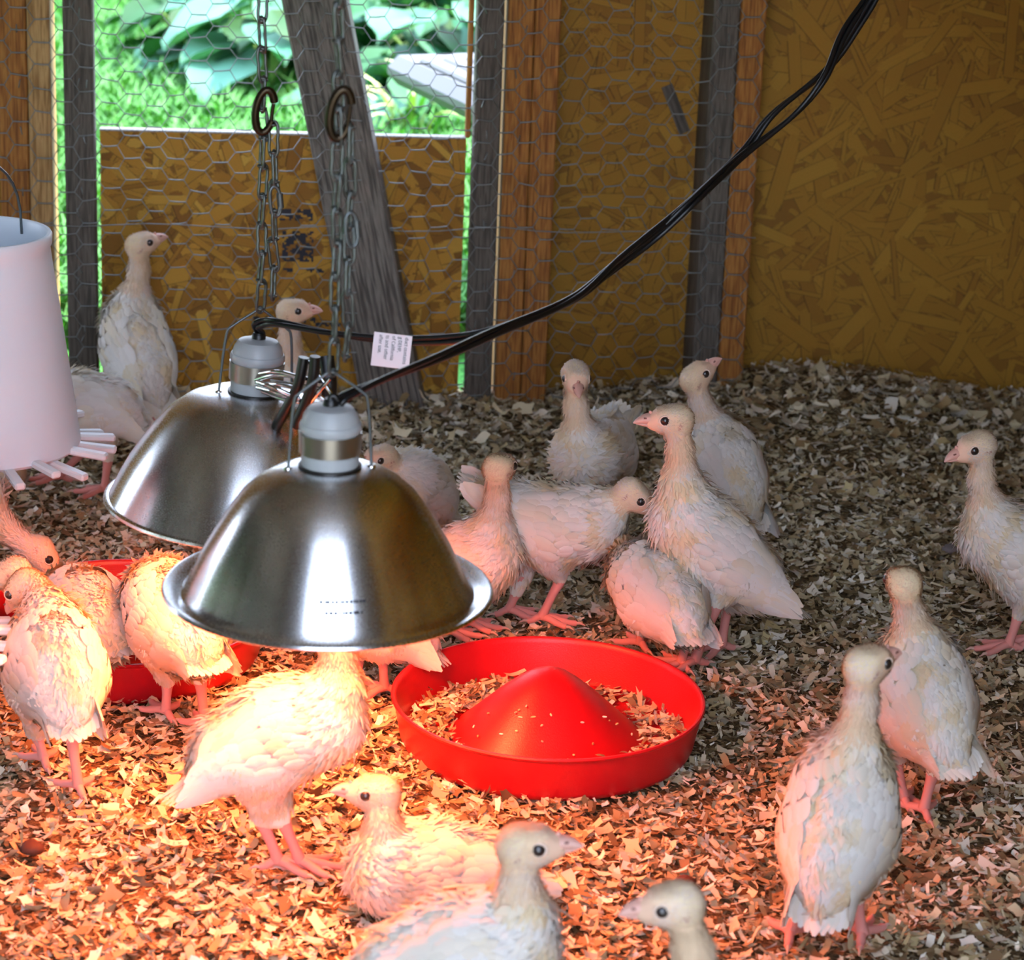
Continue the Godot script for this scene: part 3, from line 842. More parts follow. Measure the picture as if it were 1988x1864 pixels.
# ---------- the poults ----------
func flock() -> void:
	poult({f0 = Vector3(-0.1674, 0.0120, -3.4519), f1 = Vector3(-0.1501, 0.0120, -3.4620), tail = Vector3(-0.1452, 0.0754, -3.4053), rump = Vector3(-0.1582, 0.1050, -3.4217), mid = Vector3(-0.1772, 0.1362, -3.4588), chest = Vector3(-0.1834, 0.1646, -3.4896), nb = Vector3(-0.1788, 0.1964, -3.4891), nm = Vector3(-0.1728, 0.2332, -3.4885), hd = Vector3(-0.1690, 0.2704, -3.4881), bk = Vector3(-0.1406, 0.2803, -3.5003), s = 1},
		"poult standing tall against the back door's panel, seen from behind, looking up right")
	poult({f0 = Vector3(-0.2655, 0.0120, -3.2239), f1 = Vector3(-0.2040, 0.0120, -3.1749), tail = Vector3(-0.1652, 0.1042, -3.1924), rump = Vector3(-0.1960, 0.1216, -3.1955), mid = Vector3(-0.2354, 0.1269, -3.1995), chest = Vector3(-0.2751, 0.1115, -3.2035), nb = Vector3(-0.3022, 0.0792, -3.2063), nm = Vector3(-0.3194, 0.0506, -3.2080), hd = Vector3(-0.3280, 0.0257, -3.2089), bk = Vector3(-0.3538, 0.0036, -3.2115), s = 1},
		"poult bent behind the white feeder, only its rump, back and pink legs showing")
	poult({f0 = Vector3(0.0191, 0.0120, -3.3016), f1 = Vector3(0.0468, 0.0120, -3.3134), tail = Vector3(-0.0499, 0.0468, -3.3160), rump = Vector3(-0.0190, 0.0661, -3.3128), mid = Vector3(0.0117, 0.0890, -3.3097), chest = Vector3(0.0388, 0.1188, -3.3069), nb = Vector3(0.0372, 0.1494, -3.3071), nm = Vector3(0.0327, 0.1861, -3.3076), hd = Vector3(0.0378, 0.2257, -3.3070), bk = Vector3(0.0668, 0.2303, -3.3041), s = 0.98},
		"poult with head and neck rising right behind the rear lamp's socket, beak to the right")
	poult({f0 = Vector3(0.1772, 0.0120, -3.0033), f1 = Vector3(0.2068, 0.0120, -3.0169), tail = Vector3(0.2199, 0.0215, -3.0776), rump = Vector3(0.2064, 0.0451, -3.0589), mid = Vector3(0.1892, 0.0716, -3.0405), chest = Vector3(0.1726, 0.0912, -3.0121), nb = Vector3(0.1611, 0.1040, -3.0032), nm = Vector3(0.1504, 0.1135, -2.9942), hd = Vector3(0.1409, 0.1263, -2.9851), bk = Vector3(0.1091, 0.1230, -2.9683), s = 0.95},
		"poult hunched behind the front lamp's socket, pink face showing beside the wire bail")
	poult({f0 = Vector3(0.2063, 0.0120, -2.6856), f1 = Vector3(0.2314, 0.0120, -2.7107), tail = Vector3(0.1795, 0.0539, -2.7021), rump = Vector3(0.2020, 0.0734, -2.6999), mid = Vector3(0.2261, 0.0960, -2.6974), chest = Vector3(0.2485, 0.1122, -2.6951), nb = Vector3(0.2549, 0.1430, -2.6945), nm = Vector3(0.2583, 0.1764, -2.6941), hd = Vector3(0.2594, 0.2108, -2.6940), bk = Vector3(0.2813, 0.2092, -2.7270), s = 0.98},
		"poult beside the front lamp's rim with an upright neck, face turned away, lit orange")
	poult({f0 = Vector3(0.2818, 0.0120, -2.7491), f1 = Vector3(0.3177, 0.0120, -2.7268), h0 = Vector3(0.2894, 0.0440, -2.7484), h1 = Vector3(0.3363, 0.0694, -2.7249), tail = Vector3(0.2465, 0.1608, -2.7635), rump = Vector3(0.2862, 0.1397, -2.7393), mid = Vector3(0.3290, 0.1303, -2.7350), chest = Vector3(0.3693, 0.1369, -2.7309), nb = Vector3(0.3900, 0.1532, -2.7288), nm = Vector3(0.4022, 0.1641, -2.7275), hd = Vector3(0.4150, 0.1717, -2.7162), bk = Vector3(0.4386, 0.1550, -2.7118), s = 1},
		"poult walking right with lowered head, between the upright-necked poult and the tall one")
	poult({f0 = Vector3(0.3942, 0.0120, -2.9444), f1 = Vector3(0.4254, 0.0120, -2.9393), tail = Vector3(0.4363, 0.1522, -3.0698), rump = Vector3(0.4220, 0.1320, -3.0411), mid = Vector3(0.4026, 0.1341, -2.9878), chest = Vector3(0.3874, 0.1448, -2.9441), nb = Vector3(0.3774, 0.1753, -2.9401), nm = Vector3(0.3723, 0.2075, -2.9406), hd = Vector3(0.3713, 0.2433, -2.9458), bk = Vector3(0.3720, 0.2329, -2.9095), s = 1},
		"poult facing the camera in the middle distance, chest towards the viewer")
	poult({f0 = Vector3(0.5524, 0.0120, -2.9461), f1 = Vector3(0.5797, 0.0120, -2.9556), tail = Vector3(0.5802, 0.0891, -2.8891), rump = Vector3(0.5679, 0.1097, -2.9054), mid = Vector3(0.5566, 0.1370, -2.9417), chest = Vector3(0.5530, 0.1536, -2.9722), nb = Vector3(0.5410, 0.1762, -2.9735), nm = Vector3(0.5293, 0.2053, -2.9747), hd = Vector3(0.5230, 0.2370, -2.9753), bk = Vector3(0.5459, 0.2566, -2.9830), s = 0.98},
		"poult turned away by the wall behind the tall one, beak pointing up right")
	poult({f0 = Vector3(0.4733, 0.0120, -2.5950), f1 = Vector3(0.5106, 0.0120, -2.6399), h0 = Vector3(0.4934, 0.0894, -2.5930), h1 = Vector3(0.5151, 0.0788, -2.6394), tail = Vector3(0.5651, 0.0855, -2.6301), rump = Vector3(0.5336, 0.1068, -2.6333), mid = Vector3(0.4899, 0.1474, -2.6177), chest = Vector3(0.4617, 0.1790, -2.6205), nb = Vector3(0.4502, 0.2229, -2.6217), nm = Vector3(0.4472, 0.2580, -2.6220), hd = Vector3(0.4365, 0.2896, -2.6231), bk = Vector3(0.3957, 0.2896, -2.6272), s = 1.03, tl = 0.06},
		"tall long-necked poult in profile behind the right pan, beak to the left")
	poult({f0 = Vector3(0.4200, 0.0120, -2.6490), f1 = Vector3(0.4579, 0.0120, -2.5921), h0 = Vector3(0.4202, 0.0411, -2.6490), h1 = Vector3(0.4622, 0.0457, -2.5917), tail = Vector3(0.4530, 0.0808, -2.5387), rump = Vector3(0.4436, 0.0895, -2.5648), mid = Vector3(0.4306, 0.1015, -2.6113), chest = Vector3(0.4175, 0.1027, -2.6529), nb = Vector3(0.4079, 0.1071, -2.6739), nm = Vector3(0.4034, 0.1094, -2.6845), hd = Vector3(0.4026, 0.1081, -2.7046), bk = Vector3(0.3959, 0.0843, -2.7254), s = 0.98},
		"poult showing its fluffy rump and drooping wing, head down, in front of the tall one")
	poult({f0 = Vector3(0.8401, 0.0120, -2.6430), f1 = Vector3(0.8762, 0.0120, -2.6585), h0 = Vector3(0.8479, 0.0567, -2.6422), h1 = Vector3(0.8779, 0.0536, -2.6583), tail = Vector3(0.9350, 0.0908, -2.6429), rump = Vector3(0.8957, 0.1078, -2.6469), mid = Vector3(0.8505, 0.1275, -2.6515), chest = Vector3(0.8167, 0.1506, -2.6549), nb = Vector3(0.8030, 0.1805, -2.6563), nm = Vector3(0.7936, 0.2135, -2.6573), hd = Vector3(0.7845, 0.2503, -2.6582), bk = Vector3(0.7472, 0.2395, -2.6519), s = 1},
		"poult half cut off by the right edge of the picture, beak to the left")
	poult({f0 = Vector3(0.6241, 0.0120, -2.2455), f1 = Vector3(0.6382, 0.0120, -2.2189), h0 = Vector3(0.6139, 0.0628, -2.2465), h1 = Vector3(0.6437, 0.0631, -2.2184), tail = Vector3(0.6489, 0.0983, -2.1801), rump = Vector3(0.6364, 0.1138, -2.2015), mid = Vector3(0.6311, 0.1351, -2.2322), chest = Vector3(0.6314, 0.1573, -2.2623), nb = Vector3(0.6230, 0.1878, -2.2531), nm = Vector3(0.6153, 0.2140, -2.2539), hd = Vector3(0.6071, 0.2416, -2.2547), bk = Vector3(0.6054, 0.2356, -2.2901), s = 0.98},
		"poult seen from behind on the right, walking away towards the wall")
	poult({f0 = Vector3(0.4594, 0.0120, -1.9760), f1 = Vector3(0.5228, 0.0120, -1.9727), h0 = Vector3(0.4647, 0.0388, -1.9754), h1 = Vector3(0.5149, 0.0558, -1.9735), tail = Vector3(0.4737, 0.0797, -1.9258), rump = Vector3(0.4827, 0.1013, -1.9450), mid = Vector3(0.4955, 0.1308, -1.9739), chest = Vector3(0.5041, 0.1584, -2.0032), nb = Vector3(0.5046, 0.1991, -1.9830), nm = Vector3(0.5071, 0.2350, -1.9828), hd = Vector3(0.5103, 0.2706, -1.9824), bk = Vector3(0.5371, 0.2758, -1.9998), s = 1.02},
		"large poult standing nearest on the right with its back turned, beak to the right")
	poult({f0 = Vector3(0.3290, 0.0120, -1.6070), f1 = Vector3(0.3546, 0.0120, -1.6607), tail = Vector3(0.4151, 0.0526, -1.6264), rump = Vector3(0.3908, 0.0754, -1.6288), mid = Vector3(0.3588, 0.1021, -1.6321), chest = Vector3(0.3319, 0.1245, -1.6348), nb = Vector3(0.3188, 0.1557, -1.6362), nm = Vector3(0.3105, 0.1910, -1.6370), hd = Vector3(0.2937, 0.2268, -1.6387), bk = Vector3(0.2567, 0.2219, -1.6425), s = 1, cell = 0.0036},
		"poult of which only head and neck rise into the bottom edge, beak to the left")
	poult({f0 = Vector3(0.1615, 0.0120, -1.8020), f1 = Vector3(0.1431, 0.0120, -1.7454), tail = Vector3(0.0734, 0.0798, -1.7717), rump = Vector3(0.1127, 0.1018, -1.7677), mid = Vector3(0.1546, 0.1159, -1.7735), chest = Vector3(0.1899, 0.1286, -1.7699), nb = Vector3(0.1980, 0.1557, -1.7690), nm = Vector3(0.1970, 0.1821, -1.7691), hd = Vector3(0.2031, 0.2099, -1.7685), bk = Vector3(0.2396, 0.2153, -1.7648), s = 1.06, cell = 0.0036},
		"poult in the bottom foreground with its beak to the right and a grey-lit flank")
	poult({f0 = Vector3(0.1540, 0.0120, -2.0150), f1 = Vector3(0.1588, 0.0120, -2.0743), h0 = Vector3(0.1829, 0.0220, -2.0228), h1 = Vector3(0.1878, 0.0220, -2.0820), tail = Vector3(0.2311, 0.0313, -2.0672), rump = Vector3(0.1956, 0.0375, -2.0608), mid = Vector3(0.1507, 0.0484, -2.0452), chest = Vector3(0.1138, 0.0569, -2.0389), nb = Vector3(0.1080, 0.0767, -2.0395), nm = Vector3(0.1049, 0.0989, -2.0398), hd = Vector3(0.0981, 0.1211, -2.0506), bk = Vector3(0.0599, 0.1259, -2.0545), s = 0.98},
		"poult sitting on the shavings behind the foreground one, beak to the left")
	poult({f0 = Vector3(0.0153, 0.0120, -2.1190), f1 = Vector3(0.0349, 0.0120, -2.1186), h0 = Vector3(0.0001, 0.0630, -2.1205), h1 = Vector3(0.0186, 0.0630, -2.1203), tail = Vector3(-0.0522, 0.1062, -2.1266), rump = Vector3(-0.0246, 0.1276, -2.1238), mid = Vector3(0.0142, 0.1518, -2.1199), chest = Vector3(0.0516, 0.1659, -2.1161), nb = Vector3(0.0666, 0.1988, -2.1146), nm = Vector3(0.0657, 0.2298, -2.1147), hd = Vector3(0.0630, 0.2575, -2.1149), bk = Vector3(0.0923, 0.2612, -2.1120), s = 1, tl = 0.06},
		"poult standing under the front lamp, glowing pink, its head hidden behind the rim")
	poult({f0 = Vector3(-0.2136, 0.0120, -2.3460), f1 = Vector3(-0.1756, 0.0120, -2.2820), h0 = Vector3(-0.2195, 0.0466, -2.3465), h1 = Vector3(-0.1815, 0.0749, -2.2826), tail = Vector3(-0.1813, 0.1029, -2.2674), rump = Vector3(-0.1885, 0.1173, -2.2832), mid = Vector3(-0.1988, 0.1361, -2.3144), chest = Vector3(-0.2066, 0.1437, -2.3655), nb = Vector3(-0.2123, 0.1637, -2.3861), nm = Vector3(-0.2238, 0.1761, -2.4074), hd = Vector3(-0.2365, 0.1717, -2.4187), bk = Vector3(-0.2548, 0.1463, -2.4307), s = 0.97},
		"poult at the left edge seen from behind with its head bent down and left")
	poult({f0 = Vector3(-0.1948, 0.0120, -2.5437), f1 = Vector3(-0.1598, 0.0120, -2.5435), tail = Vector3(-0.1543, 0.0860, -2.4910), rump = Vector3(-0.1657, 0.0910, -2.5072), mid = Vector3(-0.1862, 0.0953, -2.5546), chest = Vector3(-0.2037, 0.0907, -2.5965), nb = Vector3(-0.2149, 0.0816, -2.6278), nm = Vector3(-0.2234, 0.0675, -2.6488), hd = Vector3(-0.2287, 0.0474, -2.6694), bk = Vector3(-0.2297, 0.0181, -2.6896), s = 0.95},
		"poult feeding with its head down in the left pan, between two others")
	poult({f0 = Vector3(-0.0989, 0.0120, -2.4621), f1 = Vector3(-0.0580, 0.0120, -2.4293), h0 = Vector3(-0.0970, 0.0540, -2.4619), h1 = Vector3(-0.0631, 0.0698, -2.4298), tail = Vector3(-0.0599, 0.1130, -2.3835), rump = Vector3(-0.0726, 0.1208, -2.4049), mid = Vector3(-0.0909, 0.1347, -2.4470), chest = Vector3(-0.1048, 0.1372, -2.4986), nb = Vector3(-0.1097, 0.1369, -2.5293), nm = Vector3(-0.1133, 0.1263, -2.5498), hd = Vector3(-0.1143, 0.1070, -2.5700), bk = Vector3(-0.1126, 0.0758, -2.5899), s = 0.98},
		"poult with yellow-lit rump at the left pan, its front hidden by the front lamp")
	poult({f0 = Vector3(-0.3537, 0.0120, -2.7461), f1 = Vector3(-0.3919, 0.0120, -2.7005), tail = Vector3(-0.4420, 0.0917, -2.7605), rump = Vector3(-0.4049, 0.1273, -2.7466), mid = Vector3(-0.3672, 0.1569, -2.7227), chest = Vector3(-0.3302, 0.1703, -2.7189), nb = Vector3(-0.3078, 0.1653, -2.7167), nm = Vector3(-0.2806, 0.1274, -2.7139), hd = Vector3(-0.2433, 0.0999, -2.7101), bk = Vector3(-0.2252, 0.0733, -2.7033), s = 1},
		"poult reaching in from the left edge with a bent neck, beak down over the pan")
	poult({f0 = Vector3(-0.3267, 0.0120, -2.4548), f1 = Vector3(-0.3805, 0.0120, -2.4294), tail = Vector3(-0.4443, 0.0399, -2.6121), rump = Vector3(-0.4072, 0.0664, -2.5682), mid = Vector3(-0.3683, 0.0984, -2.5240), chest = Vector3(-0.3292, 0.1287, -2.4899), nb = Vector3(-0.3001, 0.1544, -2.4668), nm = Vector3(-0.2728, 0.1704, -2.4540), hd = Vector3(-0.2445, 0.1704, -2.4511), bk = Vector3(-0.2321, 0.1472, -2.4499), s = 0.97},
		"poult at the left edge showing only the pale crown of its lowered head")
	poult({f0 = Vector3(0.1001, 0.0120, -2.5469), f1 = Vector3(0.1288, 0.0120, -2.5217), h0 = Vector3(0.1038, 0.0490, -2.5466), h1 = Vector3(0.1256, 0.0602, -2.5220), tail = Vector3(0.1694, 0.0680, -2.5287), rump = Vector3(0.1461, 0.0876, -2.5311), mid = Vector3(0.1159, 0.1067, -2.5342), chest = Vector3(0.0850, 0.1171, -2.5373), nb = Vector3(0.0697, 0.1280, -2.5389), nm = Vector3(0.0614, 0.1450, -2.5397), hd = Vector3(0.0531, 0.1619, -2.5406), bk = Vector3(0.0263, 0.1580, -2.5433), s = 0.98, tl = 0.05},
		"poult hidden by the front lamp, one leg and tail tip showing below the rim")


# ---------- mesh helpers ----------
class Mb:
	var v := PackedVector3Array()
	var n := PackedVector3Array()
	var uv := PackedVector2Array()
	var c := PackedColorArray()
	var i := PackedInt32Array()
	var col := Color.WHITE

	func vert(p: Vector3, nn: Vector3, u := Vector2.ZERO) -> int:
		v.append(p); n.append(nn); uv.append(u); c.append(col)
		return v.size() - 1

	func tri(a: int, b: int, d: int) -> void:
		if (v[b] - v[a]).cross(v[d] - v[a]).dot(n[a] + n[b] + n[d]) > 0.0:
			i.append(a); i.append(d); i.append(b)
		else:
			i.append(a); i.append(b); i.append(d)

	func flat(pts: Array, out_dir: Vector3) -> void:
		var nn: Vector3 = (pts[1] - pts[0]).cross(pts[2] - pts[0]).normalized()
		if nn.dot(out_dir) < 0.0:
			nn = -nn
		var f := v.size()
		for p in pts:
			vert(p, nn, Vector2(p.x + p.z, p.y))
		for k in range(1, pts.size() - 1):
			tri(f, f + k, f + k + 1)

	# a box with chamfered edges
	func box(xf: Transform3D, size: Vector3, bev := 0.002) -> void:
		var h := size / 2.0
		bev = minf(bev, minf(h.x, minf(h.y, h.z)) * 0.8)
		var g := h - Vector3(bev, bev, bev)
		for ax in 3:
			var b1 := (ax + 1) % 3
			var b2 := (ax + 2) % 3
			for s in [-1.0, 1.0]:
				var pts := []
				for q in [[-1, -1], [1, -1], [1, 1], [-1, 1]]:
					var p := Vector3.ZERO
					p[ax] = s * h[ax]; p[b1] = q[0] * g[b1]; p[b2] = q[1] * g[b2]
					pts.append(xf * p)
				var o := Vector3.ZERO
				o[ax] = s
				flat(pts, xf.basis * o)
			for s1 in [-1.0, 1.0]:
				for s2 in [-1.0, 1.0]:
					var pts := []
					for q in [[-1, 0], [1, 0], [1, 1], [-1, 1]]:
						var p := Vector3.ZERO
						p[ax] = q[0] * g[ax]
						p[b1] = s1 * (h[b1] if q[1] == 0 else g[b1])
						p[b2] = s2 * (g[b2] if q[1] == 0 else h[b2])
						pts.append(xf * p)
					var o := Vector3.ZERO
					o[b1] = s1; o[b2] = s2
					flat(pts, xf.basis * o)
		for sx in [-1.0, 1.0]:
			for sy in [-1.0, 1.0]:
				for sz in [-1.0, 1.0]:
					var s := Vector3(sx, sy, sz)
					flat([xf * (s * Vector3(h.x, g.y, g.z)), xf * (s * Vector3(g.x, h.y, g.z)), xf * (s * Vector3(g.x, g.y, h.z))], xf.basis * s)

	# a round bar along a path; r is one radius or one per point
	func tube(pts: PackedVector3Array, r, sides := 8, caps := true, squash := Vector2.ONE) -> void:
		var m := pts.size()
		var t0 := (pts[1] - pts[0]).normalized()
		var side := t0.cross(Vector3.UP if absf(t0.y) < 0.9 else Vector3.RIGHT).normalized()
		var first := v.size()
		var run := 0.0
		for k in m:
			var t := (pts[mini(k + 1, m - 1)] - pts[maxi(k - 1, 0)]).normalized()
			side = (side - t * side.dot(t)).normalized()
			var up := t.cross(side)
			var rad: float = r if r is float else r[k]
			if k > 0:
				run += pts[k].distance_to(pts[k - 1])
			for q in sides + 1:
				var a := TAU * q / sides
				var d := side * cos(a) * squash.x + up * sin(a) * squash.y
				vert(pts[k] + d * rad, (side * cos(a) * squash.y + up * sin(a) * squash.x).normalized(), Vector2(float(q) / sides, run))
		for k in m - 1:
			for q in sides:
				var a := first + k * (sides + 1) + q
				tri(a, a + 1, a + sides + 2)
				tri(a, a + sides + 2, a + sides + 1)
		if caps:
			for e in 2:
				var k := 0 if e == 0 else m - 1
				var t := (pts[1] - pts[0]).normalized() if k else (pts[0] - pts[1]).normalized()
				if k:
					t = (pts[m - 1] - pts[m - 2]).normalized()
				var o := vert(pts[k], t)
				var f := v.size()
				for q in sides + 1:
					vert(v[first + k * (sides + 1) + q], t)
				for q in sides:
					tri(o, f + q, f + q + 1)

	# profile of (radius, height); travelling upwards faces outwards
	func lathe(pr: PackedVector2Array, segs := 48, xf := Transform3D()) -> void:
		var m := pr.size()
		var sn := []
		for k in m - 1:
			var d := (pr[k + 1] - pr[k]).normalized()
			sn.append(Vector2(d.y, -d.x))
		var run := 0.0
		for k in m - 1:
			var n0: Vector2 = sn[k]
			var n1: Vector2 = sn[k]
			if k > 0 and sn[k - 1].dot(sn[k]) > 0.75:
				n0 = (sn[k - 1] + sn[k]).normalized()
			if k < m - 2 and sn[k + 1].dot(sn[k]) > 0.75:
				n1 = (sn[k + 1] + sn[k]).normalized()
			var f := v.size()
			var step := pr[k].distance_to(pr[k + 1])
			for q in segs + 1:
				var a := TAU * q / segs
				var d := Vector3(cos(a), 0, sin(a))
				vert(xf * (d * pr[k].x + Vector3(0, pr[k].y, 0)), (xf.basis * (d * n0.x + Vector3(0, n0.y, 0))).normalized(), Vector2(float(q) / segs, run))
				vert(xf * (d * pr[k + 1].x + Vector3(0, pr[k + 1].y, 0)), (xf.basis * (d * n1.x + Vector3(0, n1.y, 0))).normalized(), Vector2(float(q) / segs, run + step))
			run += step
			for q in segs:
				var a := f + q * 2
				if pr[k].x > 1e-6:
					tri(a, a + 2, a + 1)
				if pr[k + 1].x > 1e-6:
					tri(a + 1, a + 2, a + 3)

	# one feather: points along its spine, the way its face looks, its half width
	func feather(sp: PackedVector3Array, nr: PackedVector3Array, w: float, camber := 0.22) -> void:
		var m := sp.size()
		var f := v.size()
		for k in m:
			var t := float(k) / (m - 1)
			var d := (sp[mini(k + 1, m - 1)] - sp[maxi(k - 1, 0)]).normalized()
			var s := d.cross(nr[k]).normalized()
			var ww := w * (0.45 + 0.75 * sin(PI * minf(t * 0.9 + 0.08, 1.0))) * (1.0 if t < 0.99 else 0.35)
			vert(sp[k] - s * ww - nr[k] * w * camber, (nr[k] - s * 0.45).normalized())
			vert(sp[k], nr[k])
			vert(sp[k] + s * ww - nr[k] * w * camber, (nr[k] + s * 0.45).normalized())
		for k in m - 1:
			var a := f + k * 3
			tri(a, a + 1, a + 4); tri(a, a + 4, a + 3)
			tri(a + 1, a + 2, a + 5); tri(a + 1, a + 5, a + 4)

	func mesh(mat: Material) -> ArrayMesh:
		var arr := []
		arr.resize(Mesh.ARRAY_MAX)
		arr[Mesh.ARRAY_VERTEX] = v
		arr[Mesh.ARRAY_NORMAL] = n
		arr[Mesh.ARRAY_TEX_UV] = uv
		arr[Mesh.ARRAY_COLOR] = c
		arr[Mesh.ARRAY_INDEX] = i
		var am := ArrayMesh.new()
		am.add_surface_from_arrays(Mesh.PRIMITIVE_TRIANGLES, arr)
		am.surface_set_material(0, mat)
		return am


# ---------- a soft body: tapered capsules joined with a smooth minimum, meshed as surface nets ----------
class Flesh:
	var a := PackedVector3Array()
	var ba := PackedVector3Array()
	var ib := PackedFloat32Array()
	var ra := PackedFloat32Array()
	var dr := PackedFloat32Array()
	var kk := PackedFloat32Array()
	var flow := PackedVector3Array()      # the way the feathers lie over each bone
	var kind := PackedInt32Array()        # 0 body, 1 neck, 2 head, 3 thigh
	var verts := PackedVector3Array()
	var norms := PackedVector3Array()
	var near := PackedInt32Array()
	var tris := PackedInt32Array()

	func bone(p: Vector3, q: Vector3, rp: float, rq: float, k: float, fl: Vector3, what: int) -> void:
		a.append(p); ba.append(q - p); ib.append(1.0 / maxf((q - p).length_squared(), 1e-9))
		ra.append(rp); dr.append(rq - rp); kk.append(k); flow.append(fl.normalized()); kind.append(what)

	func dist(p: Vector3) -> float:
		var d := 1e3
		for j in a.size():
			var pa := p - a[j]
			var t := clampf(pa.dot(ba[j]) * ib[j], 0.0, 1.0)
			var e := (pa - ba[j] * t).length() - ra[j] - dr[j] * t
			var k := kk[j]
			var h := maxf(k - absf(d - e), 0.0)
			d = minf(d, e) - h * h / k * 0.25
		return d

	func nearest(p: Vector3) -> int:
		var d := 1e3
		var w := 0
		for j in a.size():
			var pa := p - a[j]
			var t := clampf(pa.dot(ba[j]) * ib[j], 0.0, 1.0)
			var e := (pa - ba[j] * t).length() - ra[j] - dr[j] * t
			if e < d:
				d = e; w = j
		return w

	func mesh_it(start: Vector3, cell: float) -> void:
		var lo := Vector3(1e3, 1e3, 1e3)
		var hi := -lo
		for j in a.size():
			for t in 2:
				var p := a[j] + ba[j] * t
				var r := ra[j] + dr[j] * t + cell * 4.0
				lo = lo.min(p - Vector3(r, r, r)); hi = hi.max(p + Vector3(r, r, r))
		var nx := int((hi.x - lo.x) / cell) + 2
		var ny := int((hi.y - lo.y) / cell) + 2
		var nz := int((hi.z - lo.z) / cell) + 2
		var sy := nx
		var sz := nx * ny
		var val := PackedFloat32Array()
		val.resize(nx * ny * nz); val.fill(99.0)
		var cellv := PackedInt32Array()
		cellv.resize(nx * ny * nz); cellv.fill(-1)
		var off := [0, 1, sy, sy + 1, sz, sz + 1, sz + sy, sz + sy + 1]
		var edges := [[0, 1], [2, 3], [4, 5], [6, 7], [0, 2], [1, 3], [4, 6], [5, 7], [0, 4], [1, 5], [2, 6], [3, 7]]
		# from the middle of the body walk along x to the surface
		var g := ((start - lo) / cell).floor()
		var at := int(g.x) + int(g.y) * sy + int(g.z) * sz
		while dist(lo + Vector3(at % nx, (at / sy) % ny, at / sz) * cell) < 0.0:
			at += 1
		at -= 1
		var queue := PackedInt32Array([at])
		cellv[at] = -2
		var order := PackedInt32Array()
		var head := 0
		var f := PackedFloat32Array()
		f.resize(8)
		while head < queue.size():
			var id := queue[head]
			head += 1
			var x := id % nx
			var y := (id / sy) % ny
			var z := id / sz
			var inside := 0
			for q in 8:
				var ci: int = id + off[q]
				if val[ci] > 98.0:
					val[ci] = dist(lo + Vector3(x + (q & 1), y + ((q >> 1) & 1), z + (q >> 2)) * cell)
				f[q] = val[ci]
				if f[q] < 0.0:
					inside |= 1 << q
			if inside == 0 or inside == 255:
				continue
			var sum := Vector3.ZERO
			var cnt := 0
			for e in edges:
				var fa := f[e[0]]
				var fb := f[e[1]]
				if (fa < 0.0) != (fb < 0.0):
					var t := fa / (fa - fb)
					var pa := Vector3(e[0] & 1, (e[0] >> 1) & 1, e[0] >> 2)
					var pb := Vector3(e[1] & 1, (e[1] >> 1) & 1, e[1] >> 2)
					sum += pa.lerp(pb, t)
					cnt += 1
			cellv[id] = verts.size()
			verts.append(lo + (Vector3(x, y, z) + sum / cnt) * cell)
			order.append(id)
			var faces := [[0x55, -1, x > 1], [0xAA, 1, x < nx - 3], [0x33, -sy, y > 1], [0xCC, sy, y < ny - 3], [0x0F, -sz, z > 1], [0xF0, sz, z < nz - 3]]
			for fc in faces:
				var part: int = inside & fc[0]
				if part != 0 and part != fc[0] and fc[2]:
					var nb: int = id + fc[1]
					if cellv[nb] == -1:
						cellv[nb] = -2
						queue.append(nb)
		var steps := [1, sy, sz]
		for id in order:
			for ax in 3:
				var s0: int = steps[ax]
				var s1: int = steps[(ax + 1) % 3]
				var s2: int = steps[(ax + 2) % 3]
				var fa := val[id]
				var fb := val[id + s0]
				if (fa < 0.0) == (fb < 0.0):
					continue
				var c0 := cellv[id]
				var c1 := cellv[id - s1]
				var c2 := cellv[id - s1 - s2]
				var c3 := cellv[id - s2]
				if c1 < 0 or c2 < 0 or c3 < 0:
					continue
				if fa < 0.0:
					tris.append_array([c0, c2, c1, c0, c3, c2])
				else:
					tris.append_array([c0, c1, c2, c0, c2, c3])
		norms.resize(verts.size())
		for k in range(0, tris.size(), 3):
			var fn := (verts[tris[k + 2]] - verts[tris[k]]).cross(verts[tris[k + 1]] - verts[tris[k]])
			for q in 3:
				norms[tris[k + q]] += fn
		near.resize(verts.size())
		for k in verts.size():
			norms[k] = norms[k].normalized()
			near[k] = nearest(verts[k])

	# the point on a shell that lies «off» above the body, looked up from p along the way d
	func onto(p: Vector3, d: Vector3, off: float) -> Vector3:
		for k in 3:
			p += d * (off - dist(p))
		return p


# ---------- scene helpers ----------
var M := {}
var names := {}

func numbered(called: String) -> String:
	names[called] = names.get(called, -1) + 1
	return called if names[called] == 0 else "%s_%03d" % [called, names[called]]

func tag(o: Node3D, label: String, category := "", group := "", kind := "") -> Node3D:
	if label: o.set_meta("label", label)
	if category: o.set_meta("category", category)
	if group: o.set_meta("group", group)
	if kind: o.set_meta("kind", kind)
	return o

func obj(called: String, mesh: Mesh, parent: Node3D = self, at := Vector3.ZERO) -> MeshInstance3D:
	var o := MeshInstance3D.new()
	o.name = numbered(called) if parent == self else called
	o.mesh = mesh
	o.position = at
	parent.add_child(o, true)
	return o

func base(called: String, at: Vector3) -> Node3D:
	var o := Node3D.new()
	o.name = numbered(called)
	o.position = at
	add_child(o, true)
	return o

func struct(o: Node3D) -> Node3D:
	o.set_meta("kind", "structure")
	return o

func box_mesh(size: Vector3, mat: Material, bev := 0.0025) -> ArrayMesh:
	var b := Mb.new()
	b.box(Transform3D(), size, bev)
	return b.mesh(mat)

func lin(hex: String) -> Color:
	return Color(hex).srgb_to_linear()

